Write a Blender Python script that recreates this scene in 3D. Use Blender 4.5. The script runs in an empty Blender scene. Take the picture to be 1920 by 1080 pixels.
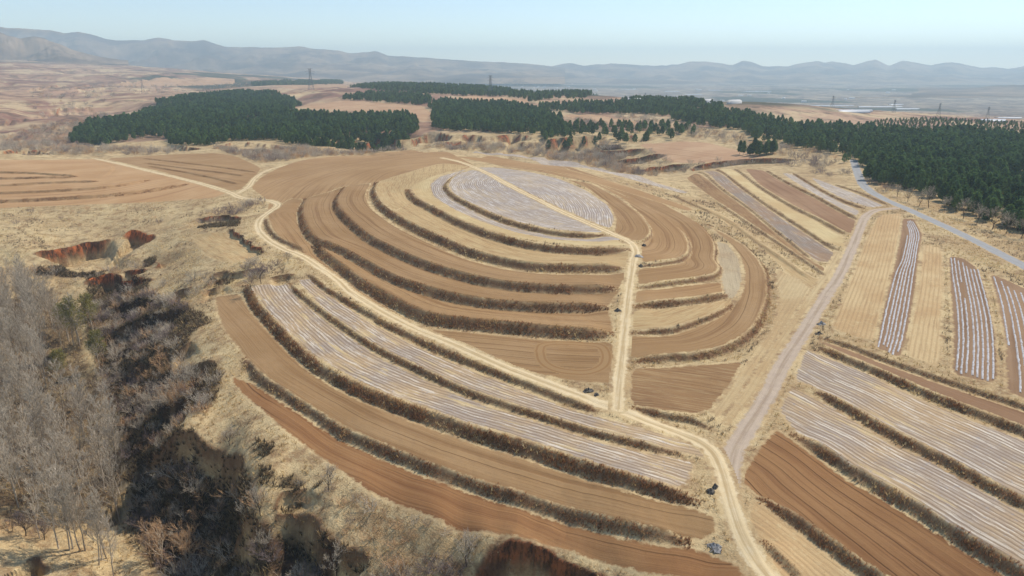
import bpy, math, random
import numpy as np
R = math.radians
rng = np.random.default_rng(7)
random.seed(7)
scene = bpy.context.scene
COL = scene.collection

# ------------------------------------------------------------ camera, sky, sun, exposure
HC, PITCH, FPX = 60.0, R(17.7), 1297.0
cam = bpy.data.cameras.new('camera')
cam.sensor_width = 36.0
cam.lens = 36.0 * FPX / 1920.0
cam.clip_start = 1.0
cam.clip_end = 40000.0
camo = bpy.data.objects.new('camera', cam)
camo.location = (0, 0, HC)
camo.rotation_euler = (math.pi / 2 - PITCH, 0, 0)
COL.objects.link(camo)
scene.camera = camo

SUN_EL, SUN_AZ = R(50), R(56)          # azimuth from +Y towards +X
world = bpy.data.worlds.new('World')
scene.world = world
world.use_nodes = True
wn = world.node_tree
bg = wn.nodes['Background']
sky = wn.nodes.new('ShaderNodeTexSky')
sky.sky_type = 'NISHITA'
sky.sun_disc = False
sky.sun_elevation = SUN_EL
sky.sun_rotation = SUN_AZ
sky.altitude = 900
sky.air_density = 0.9
sky.dust_density = 0.0
sky.ozone_density = 0.4
wn.links.new(sky.outputs[0], bg.inputs[0])
bg.inputs[1].default_value = 0.135
sl = bpy.data.lights.new('sun', 'SUN')
sl.energy = 3.6
sl.angle = R(0.5)
sl.color = (1.0, 0.925, 0.81)
so = bpy.data.objects.new('sun', sl)
so.rotation_euler = (math.pi / 2 - SUN_EL, 0, math.pi - SUN_AZ)
so.location = (300, 400, 600)
COL.objects.link(so)
vs = scene.view_settings
vs.view_transform = 'Standard'
vs.look = 'None'
vs.exposure = 0.2
vs.gamma = 1.0
vs.use_curve_mapping = False
scene.cycles.use_denoising = True
scene.cycles.max_bounces = 5
scene.cycles.volume_bounces = 3
HAZE_DENSITY = 1.6e-4

# ------------------------------------------------------------ helpers
def tag(o, label=None, cat=None, group=None, kind=None):
    if label: o['label'] = label
    if cat: o['category'] = cat
    if group: o['group'] = group
    if kind: o['kind'] = kind
    return o

def empty(name, loc=(0, 0, 0), rz=0.0, s=1.0):
    o = bpy.data.objects.new(name, None)
    o.empty_display_size = 0.5
    o.location = loc
    o.rotation_euler = (0, 0, rz)
    o.scale = (s, s, s)
    COL.objects.link(o)
    return o

def np_mesh(name, V, faces, mat=None, smooth=False, attrs=None, normals=None):
    """faces: (n,3) or (n,4) int array, or list of such arrays"""
    V = np.asarray(V, dtype=np.float32)
    if not isinstance(faces, list): faces = [faces]
    faces = [np.asarray(f, dtype=np.int32) for f in faces if len(f)]
    me = bpy.data.meshes.new(name)
    me.vertices.add(len(V))
    me.vertices.foreach_set('co', V.ravel())
    li = np.concatenate([f.ravel() for f in faces])
    lt = np.concatenate([np.full(len(f), f.shape[1], np.int32) for f in faces])
    ls = np.concatenate([[0], np.cumsum(lt)[:-1]]).astype(np.int32)
    me.loops.add(len(li)); me.loops.foreach_set('vertex_index', li)
    me.polygons.add(len(lt)); me.polygons.foreach_set('loop_start', ls)
    try: me.polygons.foreach_set('loop_total', lt)
    except Exception: pass
    if smooth: me.polygons.foreach_set('use_smooth', np.ones(len(lt), dtype=bool))
    me.update(calc_edges=True)
    for k, a in (attrs or {}).items():
        at = me.attributes.new(k, 'FLOAT', 'POINT')
        at.data.foreach_set('value', np.asarray(a, np.float32))
    if mat is not None:
        for m in (mat if isinstance(mat, (list, tuple)) else [mat]): me.materials.append(m)
    if normals is not None:
        me.normals_split_custom_set_from_vertices(normals.tolist())
    return me

def obj(name, me, parent=None):
    o = bpy.data.objects.new(name, me)
    COL.objects.link(o)
    if parent is not None: o.parent = parent
    return o

def srgb(r, g, b):
    f = lambda c: (c / 12.92 if c <= 0.04045 else ((c + 0.055) / 1.055) ** 2.4)
    return (f(r / 255.0), f(g / 255.0), f(b / 255.0), 1.0)

# value noise (numpy)
_perm = rng.random((256, 256)).astype(np.float32)
def vnoise(x, y):
    xi = np.floor(x).astype(np.int64); yi = np.floor(y).astype(np.int64)
    fx = (x - xi).astype(np.float32); fy = (y - yi).astype(np.float32)
    fx = fx * fx * (3 - 2 * fx); fy = fy * fy * (3 - 2 * fy)
    a = _perm[xi & 255, yi & 255]; b = _perm[(xi + 1) & 255, yi & 255]
    c = _perm[xi & 255, (yi + 1) & 255]; d = _perm[(xi + 1) & 255, (yi + 1) & 255]
    return (a + (b - a) * fx) * (1 - fy) + (c + (d - c) * fx) * fy - 0.5
def fbm(x, y, n=4):
    s = 0; a = 1.0
    for i in range(n):
        s = s + a * vnoise(x * 2 ** i + 17.3 * i, y * 2 ** i + 5.1 * i); a *= 0.5
    return s
def sstep(a, b, x):
    t = np.clip((x - a) / (b - a), 0, 1)
    return t * t * (3 - 2 * t)

# ------------------------------------------------------------ the lie of the land: smooth surface through surveyed heights
SP, CP = math.sin(PITCH), math.cos(PITCH)
def ray(u, v):
    a = (np.asarray(u, float) - 960) / FPX; b = (np.asarray(v, float) - 540) / FPX
    return np.stack([a, CP - b * SP, -SP - b * CP], -1)
def on_level(u, v, z):
    d = ray(u, v); t = (HC - np.asarray(z, float)) / -d[..., 2]
    return d[..., 0] * t, d[..., 1] * t

CTRL = [  # u, v, z : sight lines whose ground height was estimated
 (1370,850,0),(1467,685,2.5),(1523,597,4),(1573,517,5),(1625,405,6),(1372,950,-1.2),(1440,1075,-3),
 (1690,420,6),(1700,660,4.2),(1860,720,4.5),(1900,790,4),(1700,770,2.5),(1880,880,2.8),(1550,800,.8),(1750,920,1),(1900,1020,1),
 (1600,960,-1.2),(1780,1070,-1.2),(1500,1040,-3),(1620,1130,-4),
 (1780,428,6),(1920,500,5),(1608,320,5),(1663,375,5.7),
 (1272,812,.3),(1160,767,1),(960,692,1.8),(780,612,2.2),(620,515,2.6),(530,462,2.8),(490,420,3),(515,382,3.2),(440,365,3.5),
 (900,715,.9),(800,735,-.6),(1150,865,-.4),(510,555,0.2),(700,790,-2.4),(1000,890,-2.4),(1300,985,-2),(430,570,-2),
 (700,870,-4.5),(1000,985,-4.5),(1330,1060,-4),(490,740,-4.3),
 (1157,720,2),(1170,620,4.2),(1180,530,7.5),(1190,470,10),(1100,417,11.5),(1000,370,12.3),(890,313,11),
 (873,588,4.4),(800,527,6),(600,430,5),(850,488,7.5),(650,380,7),(900,460,9),(720,360,9),(880,415,10.4),(800,360,10.4),
 (980,390,12.2),(860,340,12),(1120,390,11.5),(1180,410,10.5),(1250,450,9),(1310,470,7.5),(1330,540,6),(1400,530,5),(1300,640,4),
 (1280,720,2),(1480,590,3.7),(1500,480,4.8),(1400,430,5.5),
 (900,288,7),(1100,315,7),(1250,355,6.5),(1350,400,6),(820,285,7),(700,295,6.5),(560,320,5.5),(600,300,5),
 (1310,325,3),(1450,330,3.3),(1560,345,4.5),(1450,420,4.7),(1550,420,5.3),
 (0,300,0),(0,385,-3),(200,340,2),(400,300,2),(300,370,.5),(-150,340,-2),
 (100,420,-4),(300,420,-2),(50,470,-6),(410,465,.5),
 (200,505,-11),(100,525,-13),(30,560,-15),(100,640,-17),(100,800,-20),(130,1030,-22),(20,1050,-19),(250,1040,-22),(430,1040,-16),
 (-120,700,-16),(-120,1000,-17),
 (380,640,-3.5),(400,540,-1),(300,650,-8),(270,700,-12),(350,720,-7),(430,760,-6),(330,870,-13),(460,850,-7),(300,550,-6),(320,480,-5),
 (220,560,-10),(170,600,-14),(230,900,-21),(300,945,-20),(380,965,-18),(350,825,-8.5),(465,860,-6.5),(485,945,-8),(420,900,-13),(830,978,-5),(905,995,-4.9),(960,1008,-4.7),(1060,1028,-4.6),(760,915,-4.7),(860,945,-4.7),(930,965,-4.6),(1060,1000,-4.5),(620,830,-4.5),(1160,1060,-4.4),(1260,1086,-4.3),(1000,1036,-5.2),(680,913,-4.8),(572,835,-4.6),(480,757,-4.5),(560,880,-6),(600,940,-7),(700,970,-7),(850,1020,-7.5),(560,1000,-10),(500,1060,-14),(680,1070,-11),
 (900,1075,-9),(1000,1090,-9),(1150,1090,-6),(960,1250,-20),(200,1250,-25),(1400,1250,-7),(1850,1250,-4),(-200,1250,-20),(2100,1000,2),(2150,700,5),(2150,520,5),
 # woods and ground behind the hill
 (340,272,-2),(600,268,0),(200,264,-4),(450,185,10),(700,210,8),(300,215,4),(240,200,6),(870,250,3),(1000,262,2),(900,205,9),(1060,235,5),
 (1200,210,9),(1280,195,14),(1120,178,16),(860,166,20),(700,168,18),(1300,278,2),(1400,275,3),(1440,292,3.5),(1500,255,6),(1430,235,9),
 (1400,192,18),(1560,218,9),(1640,255,6),(1700,265,5),(1920,270,4),(1920,360,4),(1740,385,5.4),(1920,435,5),(1920,232,4),(1640,228,5),(2100,300,4),
 # left country
 (0,280,-5),(100,290,-6),(60,262,-9),(60,235,0),(0,215,5),(150,205,0),(100,170,15),(250,150,22),(0,140,40),(150,130,40),(350,135,32),(500,142,12),
 (-200,250,0),(-200,160,35),
]
CTRL_Y = [  # u (bearing), distance, z : ground hidden from here
 (700,520,-4),(900,530,-7),(1100,480,-8),(1250,430,-4),(1000,510,-8),
 (1700,1500,-35),(1920,1400,-40),(2150,1500,-40),(1700,2300,-62),(1920,2400,-62),(1400,1900,-45),(1300,2600,-60),(1100,2400,-40),(900,2400,-20),
 (700,2400,0),(500,2600,15),(300,2800,45),(0,2800,85),(-200,2800,90),(1000,4500,-60),(1500,4500,-65),(2000,4500,-65),(700,4500,-40),(400,4500,10),(0,4500,80),
 (1000,10000,-70),(1600,10000,-70),(2100,10000,-70),(300,10000,-20),(-200,10000,50),
]
def tcoord(X, Y):
    return np.stack([X / Y * 1.6, np.log(Y)], -1)
_u = np.array(CTRL, float)
_X, _Y = on_level(_u[:, 0], _u[:, 1], _u[:, 2]); _Z = _u[:, 2]
_c = np.array(CTRL_Y, float)
_X = np.concatenate([_X, (_c[:, 0] - 960) / FPX * _c[:, 1] * 1.0]); _Y = np.concatenate([_Y, _c[:, 1]]); _Z = np.concatenate([_Z, _c[:, 2]])
TP = tcoord(_X, _Y)
def _ker(d2): return 0.5 * d2 * np.log(d2 + 1e-12)
n = len(TP)
_K = _ker(((TP[:, None] - TP[None]) ** 2).sum(-1)) + np.eye(n) * 1.2e-3
_P = np.hstack([np.ones((n, 1)), TP])
_A = np.block([[_K, _P], [_P.T, np.zeros((3, 3))]])
_W = np.linalg.solve(_A, np.concatenate([_Z, np.zeros(3)]))
def base_z(X, Y):
    X = np.asarray(X, float); Y = np.asarray(Y, float); sh = X.shape
    T = tcoord(X.ravel(), Y.ravel()); out = np.empty(len(T))
    for i in range(0, len(T), 20000):
        t = T[i:i + 20000].astype(np.float32)
        d2 = (t[:, None, 0] - TP[None, :, 0].astype(np.float32)) ** 2 + (t[:, None, 1] - TP[None, :, 1].astype(np.float32)) ** 2
        out[i:i + 20000] = _ker(d2) @ _W[:n].astype(np.float32) + _W[n] + t @ _W[n + 1:]
    return out.reshape(sh)
# coarse table of the smooth surface, for sight lines
_ta = np.linspace(-1.0, 1.0, 241); _tl = np.linspace(math.log(40), math.log(11000), 500)
_TB = base_z(np.exp(_tl)[:, None] * _ta[None], np.repeat(np.exp(_tl)[:, None], 241, 1)).astype(np.float32)
def table(T, fa, fl):
    fa = np.clip(fa, 0, T.shape[1] - 1.001); fl = np.clip(fl, 0, T.shape[0] - 1.001)
    i = fl.astype(int); j = fa.astype(int); a = fl - i; b = fa - j
    return (T[i, j] * (1 - a) + T[i + 1, j] * a) * (1 - b) + (T[i, j + 1] * (1 - a) + T[i + 1, j + 1] * a) * b
def fast_z(X, Y):
    return table(_TB, (X / Y + 1) / 2 * 240, (np.log(Y) - _tl[0]) / (_tl[-1] - _tl[0]) * 499)
_ts = np.exp(np.linspace(math.log(45), math.log(10500), 1500))
def ground(pts):
    """picture sight lines -> points on the ground (x, y)"""
    p = np.atleast_2d(np.array(pts, float)); d = ray(p[:, 0], p[:, 1]); out = np.zeros((len(p), 2))
    for k in range(len(p)):
        Y = _ts; t = Y / d[k, 1]; X = d[k, 0] * t; z = HC + d[k, 2] * t
        g = z - fast_z(X, Y); neg = np.where(g < 0)[0]
        i = neg[0] if len(neg) else len(Y) - 1
        if i == 0: w = 0.0; i = 1
        else: w = g[i - 1] / (g[i - 1] - g[i] + 1e-9)
        yy = Y[i - 1] + (Y[i] - Y[i - 1]) * min(max(w, 0), 1); out[k] = (d[k, 0] * yy / d[k, 1], yy)
    return out

def catmull(P, k=5, closed=False):
    P = np.asarray(P, float)
    if len(P) < 3: 
        t = np.linspace(0, 1, k + 1)[:, None]; return P[0] * (1 - t) + P[1] * t
    Q = np.vstack([P[-1], P, P[:2]]) if closed else np.vstack([2 * P[0] - P[1], P, 2 * P[-1] - P[-2]])
    out = []
    for i in range(len(Q) - 3):
        a, b, c, d = Q[i:i + 4]
        for j in range(k):
            t = j / k
            out.append(0.5 * (2 * b + (c - a) * t + (2 * a - 5 * b + 4 * c - d) * t * t + (3 * b - a - 3 * c + d) * t ** 3))
    if not closed: out.append(P[-1])
    return np.array(out)
def chaikin(P, it=1):
    P = np.asarray(P, float)
    for _ in range(it):
        N = np.roll(P, -1, 0); P = np.stack([P * .88 + N * .12, P * .12 + N * .88], 1).reshape(-1, 2)
    return P
def seg_dist(X, Y, L, closed=False):
    """signed distance (left of travel = +), arc length, to polyline L"""
    L = np.asarray(L, float)
    if closed: L = np.vstack([L, L[:1]])
    best = np.full(X.shape, 1e18); sgn = np.ones(X.shape); arc = np.zeros(X.shape); s0 = 0.0
    for a, b in zip(L[:-1], L[1:]):
        d = b - a; l2 = float(d @ d)
        if l2 < 1e-8: continue
        px = X - a[0]; py = Y - a[1]
        t = np.clip((px * d[0] + py * d[1]) / l2, 0, 1)
        q = (px - t * d[0]) ** 2 + (py - t * d[1]) ** 2
        m = q < best - 1e-9
        cr = d[0] * py - d[1] * px; ln = math.sqrt(l2)
        best = np.where(m, q, best); sgn = np.where(m, np.where(cr >= 0, 1.0, -1.0), sgn); arc = np.where(m, s0 + t * ln, arc)
        s0 += ln
    return np.sqrt(best) * sgn, arc, s0
def inside(X, Y, P):
    r = np.zeros(X.shape, bool); N = np.roll(P, -1, 0)
    for (x1, y1), (x2, y2) in zip(P, N):
        if y1 == y2: continue
        c = ((y1 > Y) != (y2 > Y)) & (X < (x2 - x1) * (Y - y1) / (y2 - y1) + x1); r ^= c
    return r
def offset_line(L, d):
    T = np.gradient(L, axis=0); T /= np.linalg.norm(T, axis=1, keepdims=True) + 1e-9
    return L + np.stack([-T[:, 1], T[:, 0]], 1) * d
def resample(L, step):
    s = np.concatenate([[0], np.cumsum(np.linalg.norm(np.diff(L, axis=0), axis=1))])
    t = np.arange(0, s[-1], step)
    return np.stack([np.interp(t, s, L[:, 0]), np.interp(t, s, L[:, 1])], 1), t

# ------------------------------------------------------------ terrace banks and scarps (travel left to right: uphill is on the left)
# key: points, height, reach of the levelled ground, plants per metre, plant height, tone (0 pale .. 1 dark), label
BANKS = {
 'F1': ([(455,672),(480,705),(530,740),(580,772),(630,806),(655,820),(730,850),(805,880),(880,908),(955,930),(1010,948),(1085,970),(1160,990),(1235,1007),(1310,1021)], 1.5, 10, 9, .75, .55, 'dry grass and brush on the lowest foreground bank, above the red-brown field'),
 'F2': ([(460,535),(470,560),(485,582),(530,632),(580,680),(630,712),(680,737),(730,758),(805,785),(880,812),(960,834),(1010,851),(1060,867),(1135,892),(1210,915),(1260,930),(1313,944)], 1.8, 10, 12, .95, .8, 'thick dark brush on the broad foreground bank below the striped film field'),
 'F3': ([(543,532),(555,547),(605,587),(655,622),(705,655),(755,680),(805,704),(855,728),(905,747),(960,765),(1035,788),(1110,813),(1185,831),(1235,843),(1290,855)], 1.0, 8, 9, .6, .8, 'narrow dark brush line between the two pale film fields in the foreground'),
 'F4': ([(575,512),(610,542),(655,567),(705,598),(755,624),(805,649),(855,670),(905,691),(955,710),(1010,731),(1060,752),(1110,770),(1140,778)], 1.1, 7, 9, .65, .75, 'dark brush bank along the lower edge of the pale diagonal track'),
 'H0': ([(497,410),(503,430),(520,447),(545,458),(575,470)], 1.2, 7, 6, .6, .6, 'short brushy bank beside the bend of the pale track'),
 'H1': ([(590,457),(605,475),(640,502),(673,528),(723,558),(773,586),(823,601),(890,608),(973,616),(1057,624),(1151,627)], 2.4, 10, 11, .85, .65, 'dark brush on the lowest bank of the terraced hill, left of the hill track'),
 'H2': ([(574,372),(563,390),(567,420),(583,447),(610,462),(640,473),(690,500),(740,527),(807,548),(873,563),(940,572),(1040,577),(1148,577)], 2.2, 10, 11, .85, .75, 'dark brush on the second bank up the terraced hill'),
 'H3': ([(645,350),(628,376),(634,397),(660,423),(690,447),(740,473),(790,494),(840,511),(907,528),(973,538),(1057,543),(1161,542)], 2.2, 10, 11, .8, .85, 'dark brush on the third bank up the terraced hill'),
 'H4': ([(706,342),(698,357),(702,372),(713,388),(740,408),(780,430),(840,457),(890,477),(957,494),(1023,502),(1107,503),(1174,502)], 2.2, 9, 11, .85, .7, 'brown brush on the fourth bank up the terraced hill'),
 'H5': ([(763,355),(766,366),(780,378),(813,395),(857,418),(907,438),(973,457),(1040,468),(1123,473),(1181,468)], 2.0, 8, 11, .8, .75, 'brown brush on the fifth bank, below the yellow stubble ring'),
 'H6': ([(868,322),(845,335),(833,350),(847,368),(880,386),(923,406),(973,423),(1040,438),(1107,443),(1141,440)], 1.4, 8, 9, .6, .6, 'low brown brush round the film-covered hilltop'),
 'R0': ([(1205,457),(1221,441),(1219,427),(1200,403),(1170,380)], .8, 5, 2.5, .35, .1, 'pale grass edge of the innermost terrace right of the hill track'),
 'R1': ([(1199,500),(1235,496),(1275,489),(1292,477),(1293,457),(1282,437),(1250,410),(1215,388),(1172,368)], .9, 7, 5, .42, .45, 'brown brush edging the second terrace right of the hill track'),
 'R2': ([(1196,541),(1240,535),(1280,529),(1307,526),(1343,517),(1352,503),(1341,487),(1343,467),(1336,449),(1313,423),(1280,403),(1240,384)], 1.0, 7, 6, .45, .5, 'brush edging the third terrace right of the hill track'),
 'R3': ([(1188,575),(1235,572),(1285,567),(1335,560),(1372,552)], 1.4, 8, 9, .65, .6, 'straight brush bank right of the hill track below the grey waste patch'),
 'R4': ([(1183,625),(1222,623),(1260,620),(1285,613),(1322,600),(1355,585),(1378,566)], 1.0, 7, 7, .55, .45, 'low brown brush bank below a short terrace right of the hill track'),
 'R5': ([(1181,681),(1210,675),(1260,671),(1310,669),(1360,656),(1397,637),(1424,608),(1440,565),(1441,537),(1437,510),(1423,487),(1397,460),(1363,440),(1327,420)], 1.4, 8, 7, .6, .55, 'long curved brush bank round the right flank of the terraced hill'),
 'R6': ([(1182,762),(1210,771),(1247,780),(1297,789),(1335,806)], 1.0, 6, 8, .6, .7, 'brush bank between the brown corner field and the pale track'),
 'N0': ([(1257,365),(1290,380),(1357,410),(1413,450),(1463,485),(1520,525)], .7, 6, 1.6, .4, .7, 'scattered dark tussocks along the grassy edge above the hill'),
 'N00': ([(1340,378),(1423,433),(1480,470),(1513,493),(1552,520)], .7, 6, 2, .4, .7, 'scattered dark tussocks beside the brownish strip'),
 'N1': ([(1307,322),(1347,350),(1407,393),(1467,443),(1520,487)], .6, 5, 3, .4, .3, 'pale brush line left of the blue-grey film strip'),
 'N2': ([(1343,318),(1380,343),(1430,380),(1480,413),(1547,457),(1580,472)], .8, 5, 6, .5, .6, 'dark brush line between the blue-grey film strip and the yellow strip'),
 'N3': ([(1378,317),(1420,348),(1480,385),(1530,410),(1585,440)], .9, 5, 5, .5, .35, 'tawny brush line above the yellow strip'),
 'N4': ([(1437,320),(1480,345),(1530,370),(1563,388),(1607,412)], 1.0, 5, 8, .6, .6, 'brown brush line right of the plain brown strip'),
 'N5': ([(1487,325),(1540,357),(1580,377),(1622,392)], .9, 5, 8, .6, .65, 'brown brush line between the two grey film strips near the paved road'),
 'N6': ([(1563,345),(1613,362),(1665,385)], .8, 4, 7, .5, .6, 'reddish brush line beside the paved road junction'),
 'X1': ([(1535,632),(1580,645),(1665,679),(1740,704),(1815,729),(1915,762),(2020,800)], .9, 6, 5, .55, .75, 'dark brush line below the striped mulch fields'),
 'X2': ([(1527,647),(1577,670),(1640,695),(1715,730),(1790,761),(1865,789),(1920,810),(2050,870)], 1.2, 8, 9, .75, .85, 'dark brush bank below the narrow brown strip'),
 'X3': ([(1520,729),(1565,752),(1615,782),(1665,812),(1740,849),(1815,889),(1915,944),(2050,1010)], 1.2, 9, 10, .65, .75, 'dark brush bank between the two wide film fields'),
 'X4': ([(1485,814),(1540,845),(1590,880),(1640,910),(1690,940),(1740,970),(1815,1018),(1890,1063),(1960,1105),(2060,1170)], 1.5, 10, 11, .75, .8, 'dark brush bank below the lower wide film field'),
 'X5': ([(1425,934),(1440,944),(1477,967),(1515,994),(1565,1030),(1615,1066),(1650,1088),(1740,1150)], 1.3, 9, 10, .7, .8, 'dark brush bank below the red-brown field at the lower right'),
 'X6': ([(1432,1015),(1446,1030),(1480,1064),(1510,1095)], 1.0, 5, 8, .5, .7, 'short brush bank at the bottom beside the road'),
 'L1': ([(-60,321),(0,323),(67,325),(140,331)], 1.3, 8, 9, .6, .4, 'brush line on the topmost bank of the left-hand terraces'),
 'L2': ([(-60,334),(0,335),(67,333),(145,331)], 1.4, 8, 11, .7, .7, 'dark brush line on the second bank of the left-hand terraces'),
 'L3': ([(-60,349),(0,348),(83,343),(185,340)], 1.3, 8, 10, .65, .6, 'brush line on the third bank of the left-hand terraces'),
 'L4': ([(-60,364),(0,362),(100,358),(200,351),(285,337)], 1.4, 8, 10, .65, .6, 'brush line on the fourth bank of the left-hand terraces'),
 'L5': ([(-60,381),(0,378),(100,373),(200,367),(283,357),(355,345)], 1.8, 8, 13, .75, .65, 'brown brush line on the lowest bank of the left-hand terraces'),
 'L6': ([(170,303),(200,308),(212,314),(205,325),(190,333)][::-1], .4, 5, 2, .35, .2, 'pale grass arc on the left-hand terraces'),
 'M1': ([(267,297),(340,305),(400,312),(480,323)], .8, 9, 6, .5, .75, 'thin dark furrow bank, upper of the three right of the far track'),
 'M2': ([(273,306),(340,315),(400,322),(457,330)], .8, 9, 6, .5, .75, 'thin dark furrow bank, middle of the three right of the far track'),
 'M3': ([(278,311),(340,322),(400,334),(447,346)], .8, 9, 6, .5, .75, 'thin dark furrow bank, lowest of the three right of the far track'),
 'U1': ([(500,345),(560,325),(620,312),(700,305),(790,297)][::-1], .3, 6, 1.5, .35, 0, 'straw-pale grass streak across the back of the hill'),
 'U2': ([(520,352),(560,338),(610,322),(640,318)][::-1], .3, 6, 1.5, .35, 0, 'short straw-pale grass streak left of the hill'),
}
# bare eroded scarps: points, drop, reach
SCARPS = [
 ([(60,482),(73,477),(117,473),(157,462),(187,458),(215,450)], 6.5, 14), ([(222,449),(240,440),(253,437),(277,444),(295,447)], 5.5, 10),
 ([(205,592),(215,586),(250,567),(300,564)], 6, 6), ([(210,624),(262,606),(312,590),(357,581)], 4.5, 4.5), ([(258,630),(285,622),(300,608)], 3, 4),
 ([(330,660),(350,648),(362,640)], 2.5, 4), ([(355,697),(368,690),(390,684),(408,680)], 4, 5), ([(300,772),(325,762),(352,742),(372,732),(384,730)], 5, 5), ([(325,785),(345,776),(353,782)], 3, 4),
 ([(262,860),(276,848),(312,835),(345,828),(375,838),(405,846),(430,868),(448,880),(455,902),(468,930),(472,962)], 6, 9), ([(420,1000),(440,975),(470,968),(490,985),(512,1005)], 7, 7),
 ([(500,982),(520,972),(548,970),(568,976),(605,1000),(640,1026),(690,1040),(700,1060)], 6, 6),
 ([(515,968),(530,940),(560,925),(580,910)][::1], 2.5, 4),
 ([(850,1130),(885,1090),(902,1064),(920,1058),(942,1056),(957,1042),(985,1044),(1022,1062),(1072,1080),(1120,1106),(1200,1160)], 5, 4, .4),
 ([(432,428),(446,440),(460,453),(480,465),(503,474)], 1.7, 5), ([(225,514),(240,509),(262,506),(280,506)], 4, 5), ([(160,540),(175,526),(205,518),(240,520),(285,528)], 6, 7),
 ([(318,555),(340,545),(364,535)], 3, 4), ([(393,520),(415,512),(436,508)], 2.2, 4), ([(385,545),(405,540),(425,533)], 2, 3.5), ([(505,520),(530,516),(556,514)], 2, 4),
 ([(368,410),(400,408),(430,405),(452,412)], 2, 5), ([(380,545),(410,520),(470,505),(500,510)], 2, 5),
 ([(215,660),(240,645),(275,640)], 4, 5), ([(225,700),(260,690),(300,680)], 4, 5), ([(280,720),(310,700),(345,690)], 3, 4), ([(40,1040),(70,1045),(95,1070)], 4, 5), ([(285,505),(296,498),(290,490)], 2.5, 4),
 ([(560,272),(590,264),(620,266),(645,262)], 8, 22), ([(700,250),(730,262),(760,268)], 8, 22), ([(820,272),(850,268),(880,272)], 7, 16), ([(930,272),(965,268),(1000,274)], 7, 16), ([(1040,278),(1070,272),(1100,272)], 7, 16), ([(1150,262),(1190,256),(1230,262)], 6, 16),
 # short cross banks on the far left slopes
 ([(52,170),(60,164),(70,166)], 4, 14), ([(68,168),(76,162),(86,164)], 4, 14), ([(84,166),(92,160),(102,162)], 4, 14), ([(100,164),(108,158),(118,160)], 4, 14), ([(130,166),(160,158),(196,156)], 5, 18), ([(128,172),(160,166),(200,164)], 5, 18),
 ([(10,226),(14,220),(30,224)], 3.5, 10), ([(32,222),(38,217),(52,221)], 3.5, 10), ([(50,219),(58,213),(74,218)], 3.5, 10), ([(70,215),(78,209),(98,215)], 3.5, 10), ([(88,212),(96,205),(114,211)], 3.5, 10), ([(106,208),(114,202),(130,207)], 3.5, 10), ([(138,206),(144,199),(160,204)], 3, 10), ([(156,203),(170,200),(190,206)], 3, 10),
 # red gullies under the pines behind the hill
 ([(640,262),(662,258),(690,262),(700,252)], 9, 30), ([(770,268),(782,258),(800,253),(815,250),(838,256),(850,262)], 13, 30), ([(852,262),(870,258),(893,258),(912,264)], 11, 25), ([(915,264),(940,258),(973,256),(1000,262)], 11, 25),
 ([(1003,264),(1020,262),(1040,265),(1060,262),(1083,262),(1123,258),(1140,262)], 11, 25), ([(1095,292),(1120,286),(1165,284),(1220,278)], 5, 15), ([(1130,300),(1180,296),(1220,291),(1260,290)], 5, 14), ([(1190,322),(1240,314),(1300,306)], 4, 12),
 ([(1290,322),(1310,312),(1350,304),(1430,298),(1500,300)], 4, 10),
 ([(0,288),(50,283),(100,290)], 5, 20), ([(20,268),(60,262),(100,266)], 4, 20), ([(310,272),(345,276),(380,280)], 4, 12), ([(395,280),(440,268),(500,272),(545,278)], 3, 12), ([(420,287),(470,280),(520,284)], 2, 10),
]
bank_world = {}
def smooth_line(L):
    Q, t = resample(L, 1.2); Q = np.vstack([Q, L[-1:]])
    if len(Q) < 40: return L
    m = 6; P = np.vstack([2 * Q[0] - Q[m:0:-1], Q, 2 * Q[-1] - Q[-2:-m - 2:-1]]); w = np.hanning(2 * m + 3)[1:-1]; w /= w.sum()
    return np.stack([np.convolve(P[:, i], w, 'valid') for i in (0, 1)], 1)[::2]
for k, b in BANKS.items():
    bank_world[k] = catmull(ground(b[0]), 4)
    if k[0] in 'FHXLM' and k != 'L6': bank_world[k] = smooth_line(bank_world[k])
scarp_world = [catmull(ground(s[0]), 3) for s in SCARPS]

# ------------------------------------------------------------ fan grid of ground points
NCOL = 720
AMAX = 0.90
av = np.linspace(-AMAX, AMAX, NCOL)
rows = [52.0]
while rows[-1] < 560: rows.append(rows[-1] + 0.30 + 0.0013 * (rows[-1] - 52))
while rows[-1] < 10200: rows.append(rows[-1] * 1.0125)
rows = np.array(rows); NROW = len(rows)
GX = rows[:, None] * av[None]; GY = np.repeat(rows[:, None], NCOL, 1)
B = fast_z(GX, GY).astype(np.float64)
Z = B.copy()
def window(L, m):
    """index box of grid points within m of polyline L"""
    y0, y1 = L[:, 1].min() - m, L[:, 1].max() + m
    i0, i1 = max(np.searchsorted(rows, y0) - 1, 0), min(np.searchsorted(rows, y1) + 1, NROW)
    a0 = min(((L[:, 0] - m) / np.maximum(L[:, 1] - m, 40)).min(), ((L[:, 0] - m) / (L[:, 1] + m)).min())
    a1 = max(((L[:, 0] + m) / np.maximum(L[:, 1] - m, 40)).max(), ((L[:, 0] + m) / (L[:, 1] + m)).max())
    j0, j1 = max(np.searchsorted(av, a0) - 1, 0), min(np.searchsorted(av, a1) + 1, NCOL)
    return slice(i0, max(i1, i0 + 1)), slice(j0, max(j1, j0 + 1))
bare = np.zeros_like(Z); bankm = np.zeros_like(Z); redm = np.zeros_like(Z)
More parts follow.
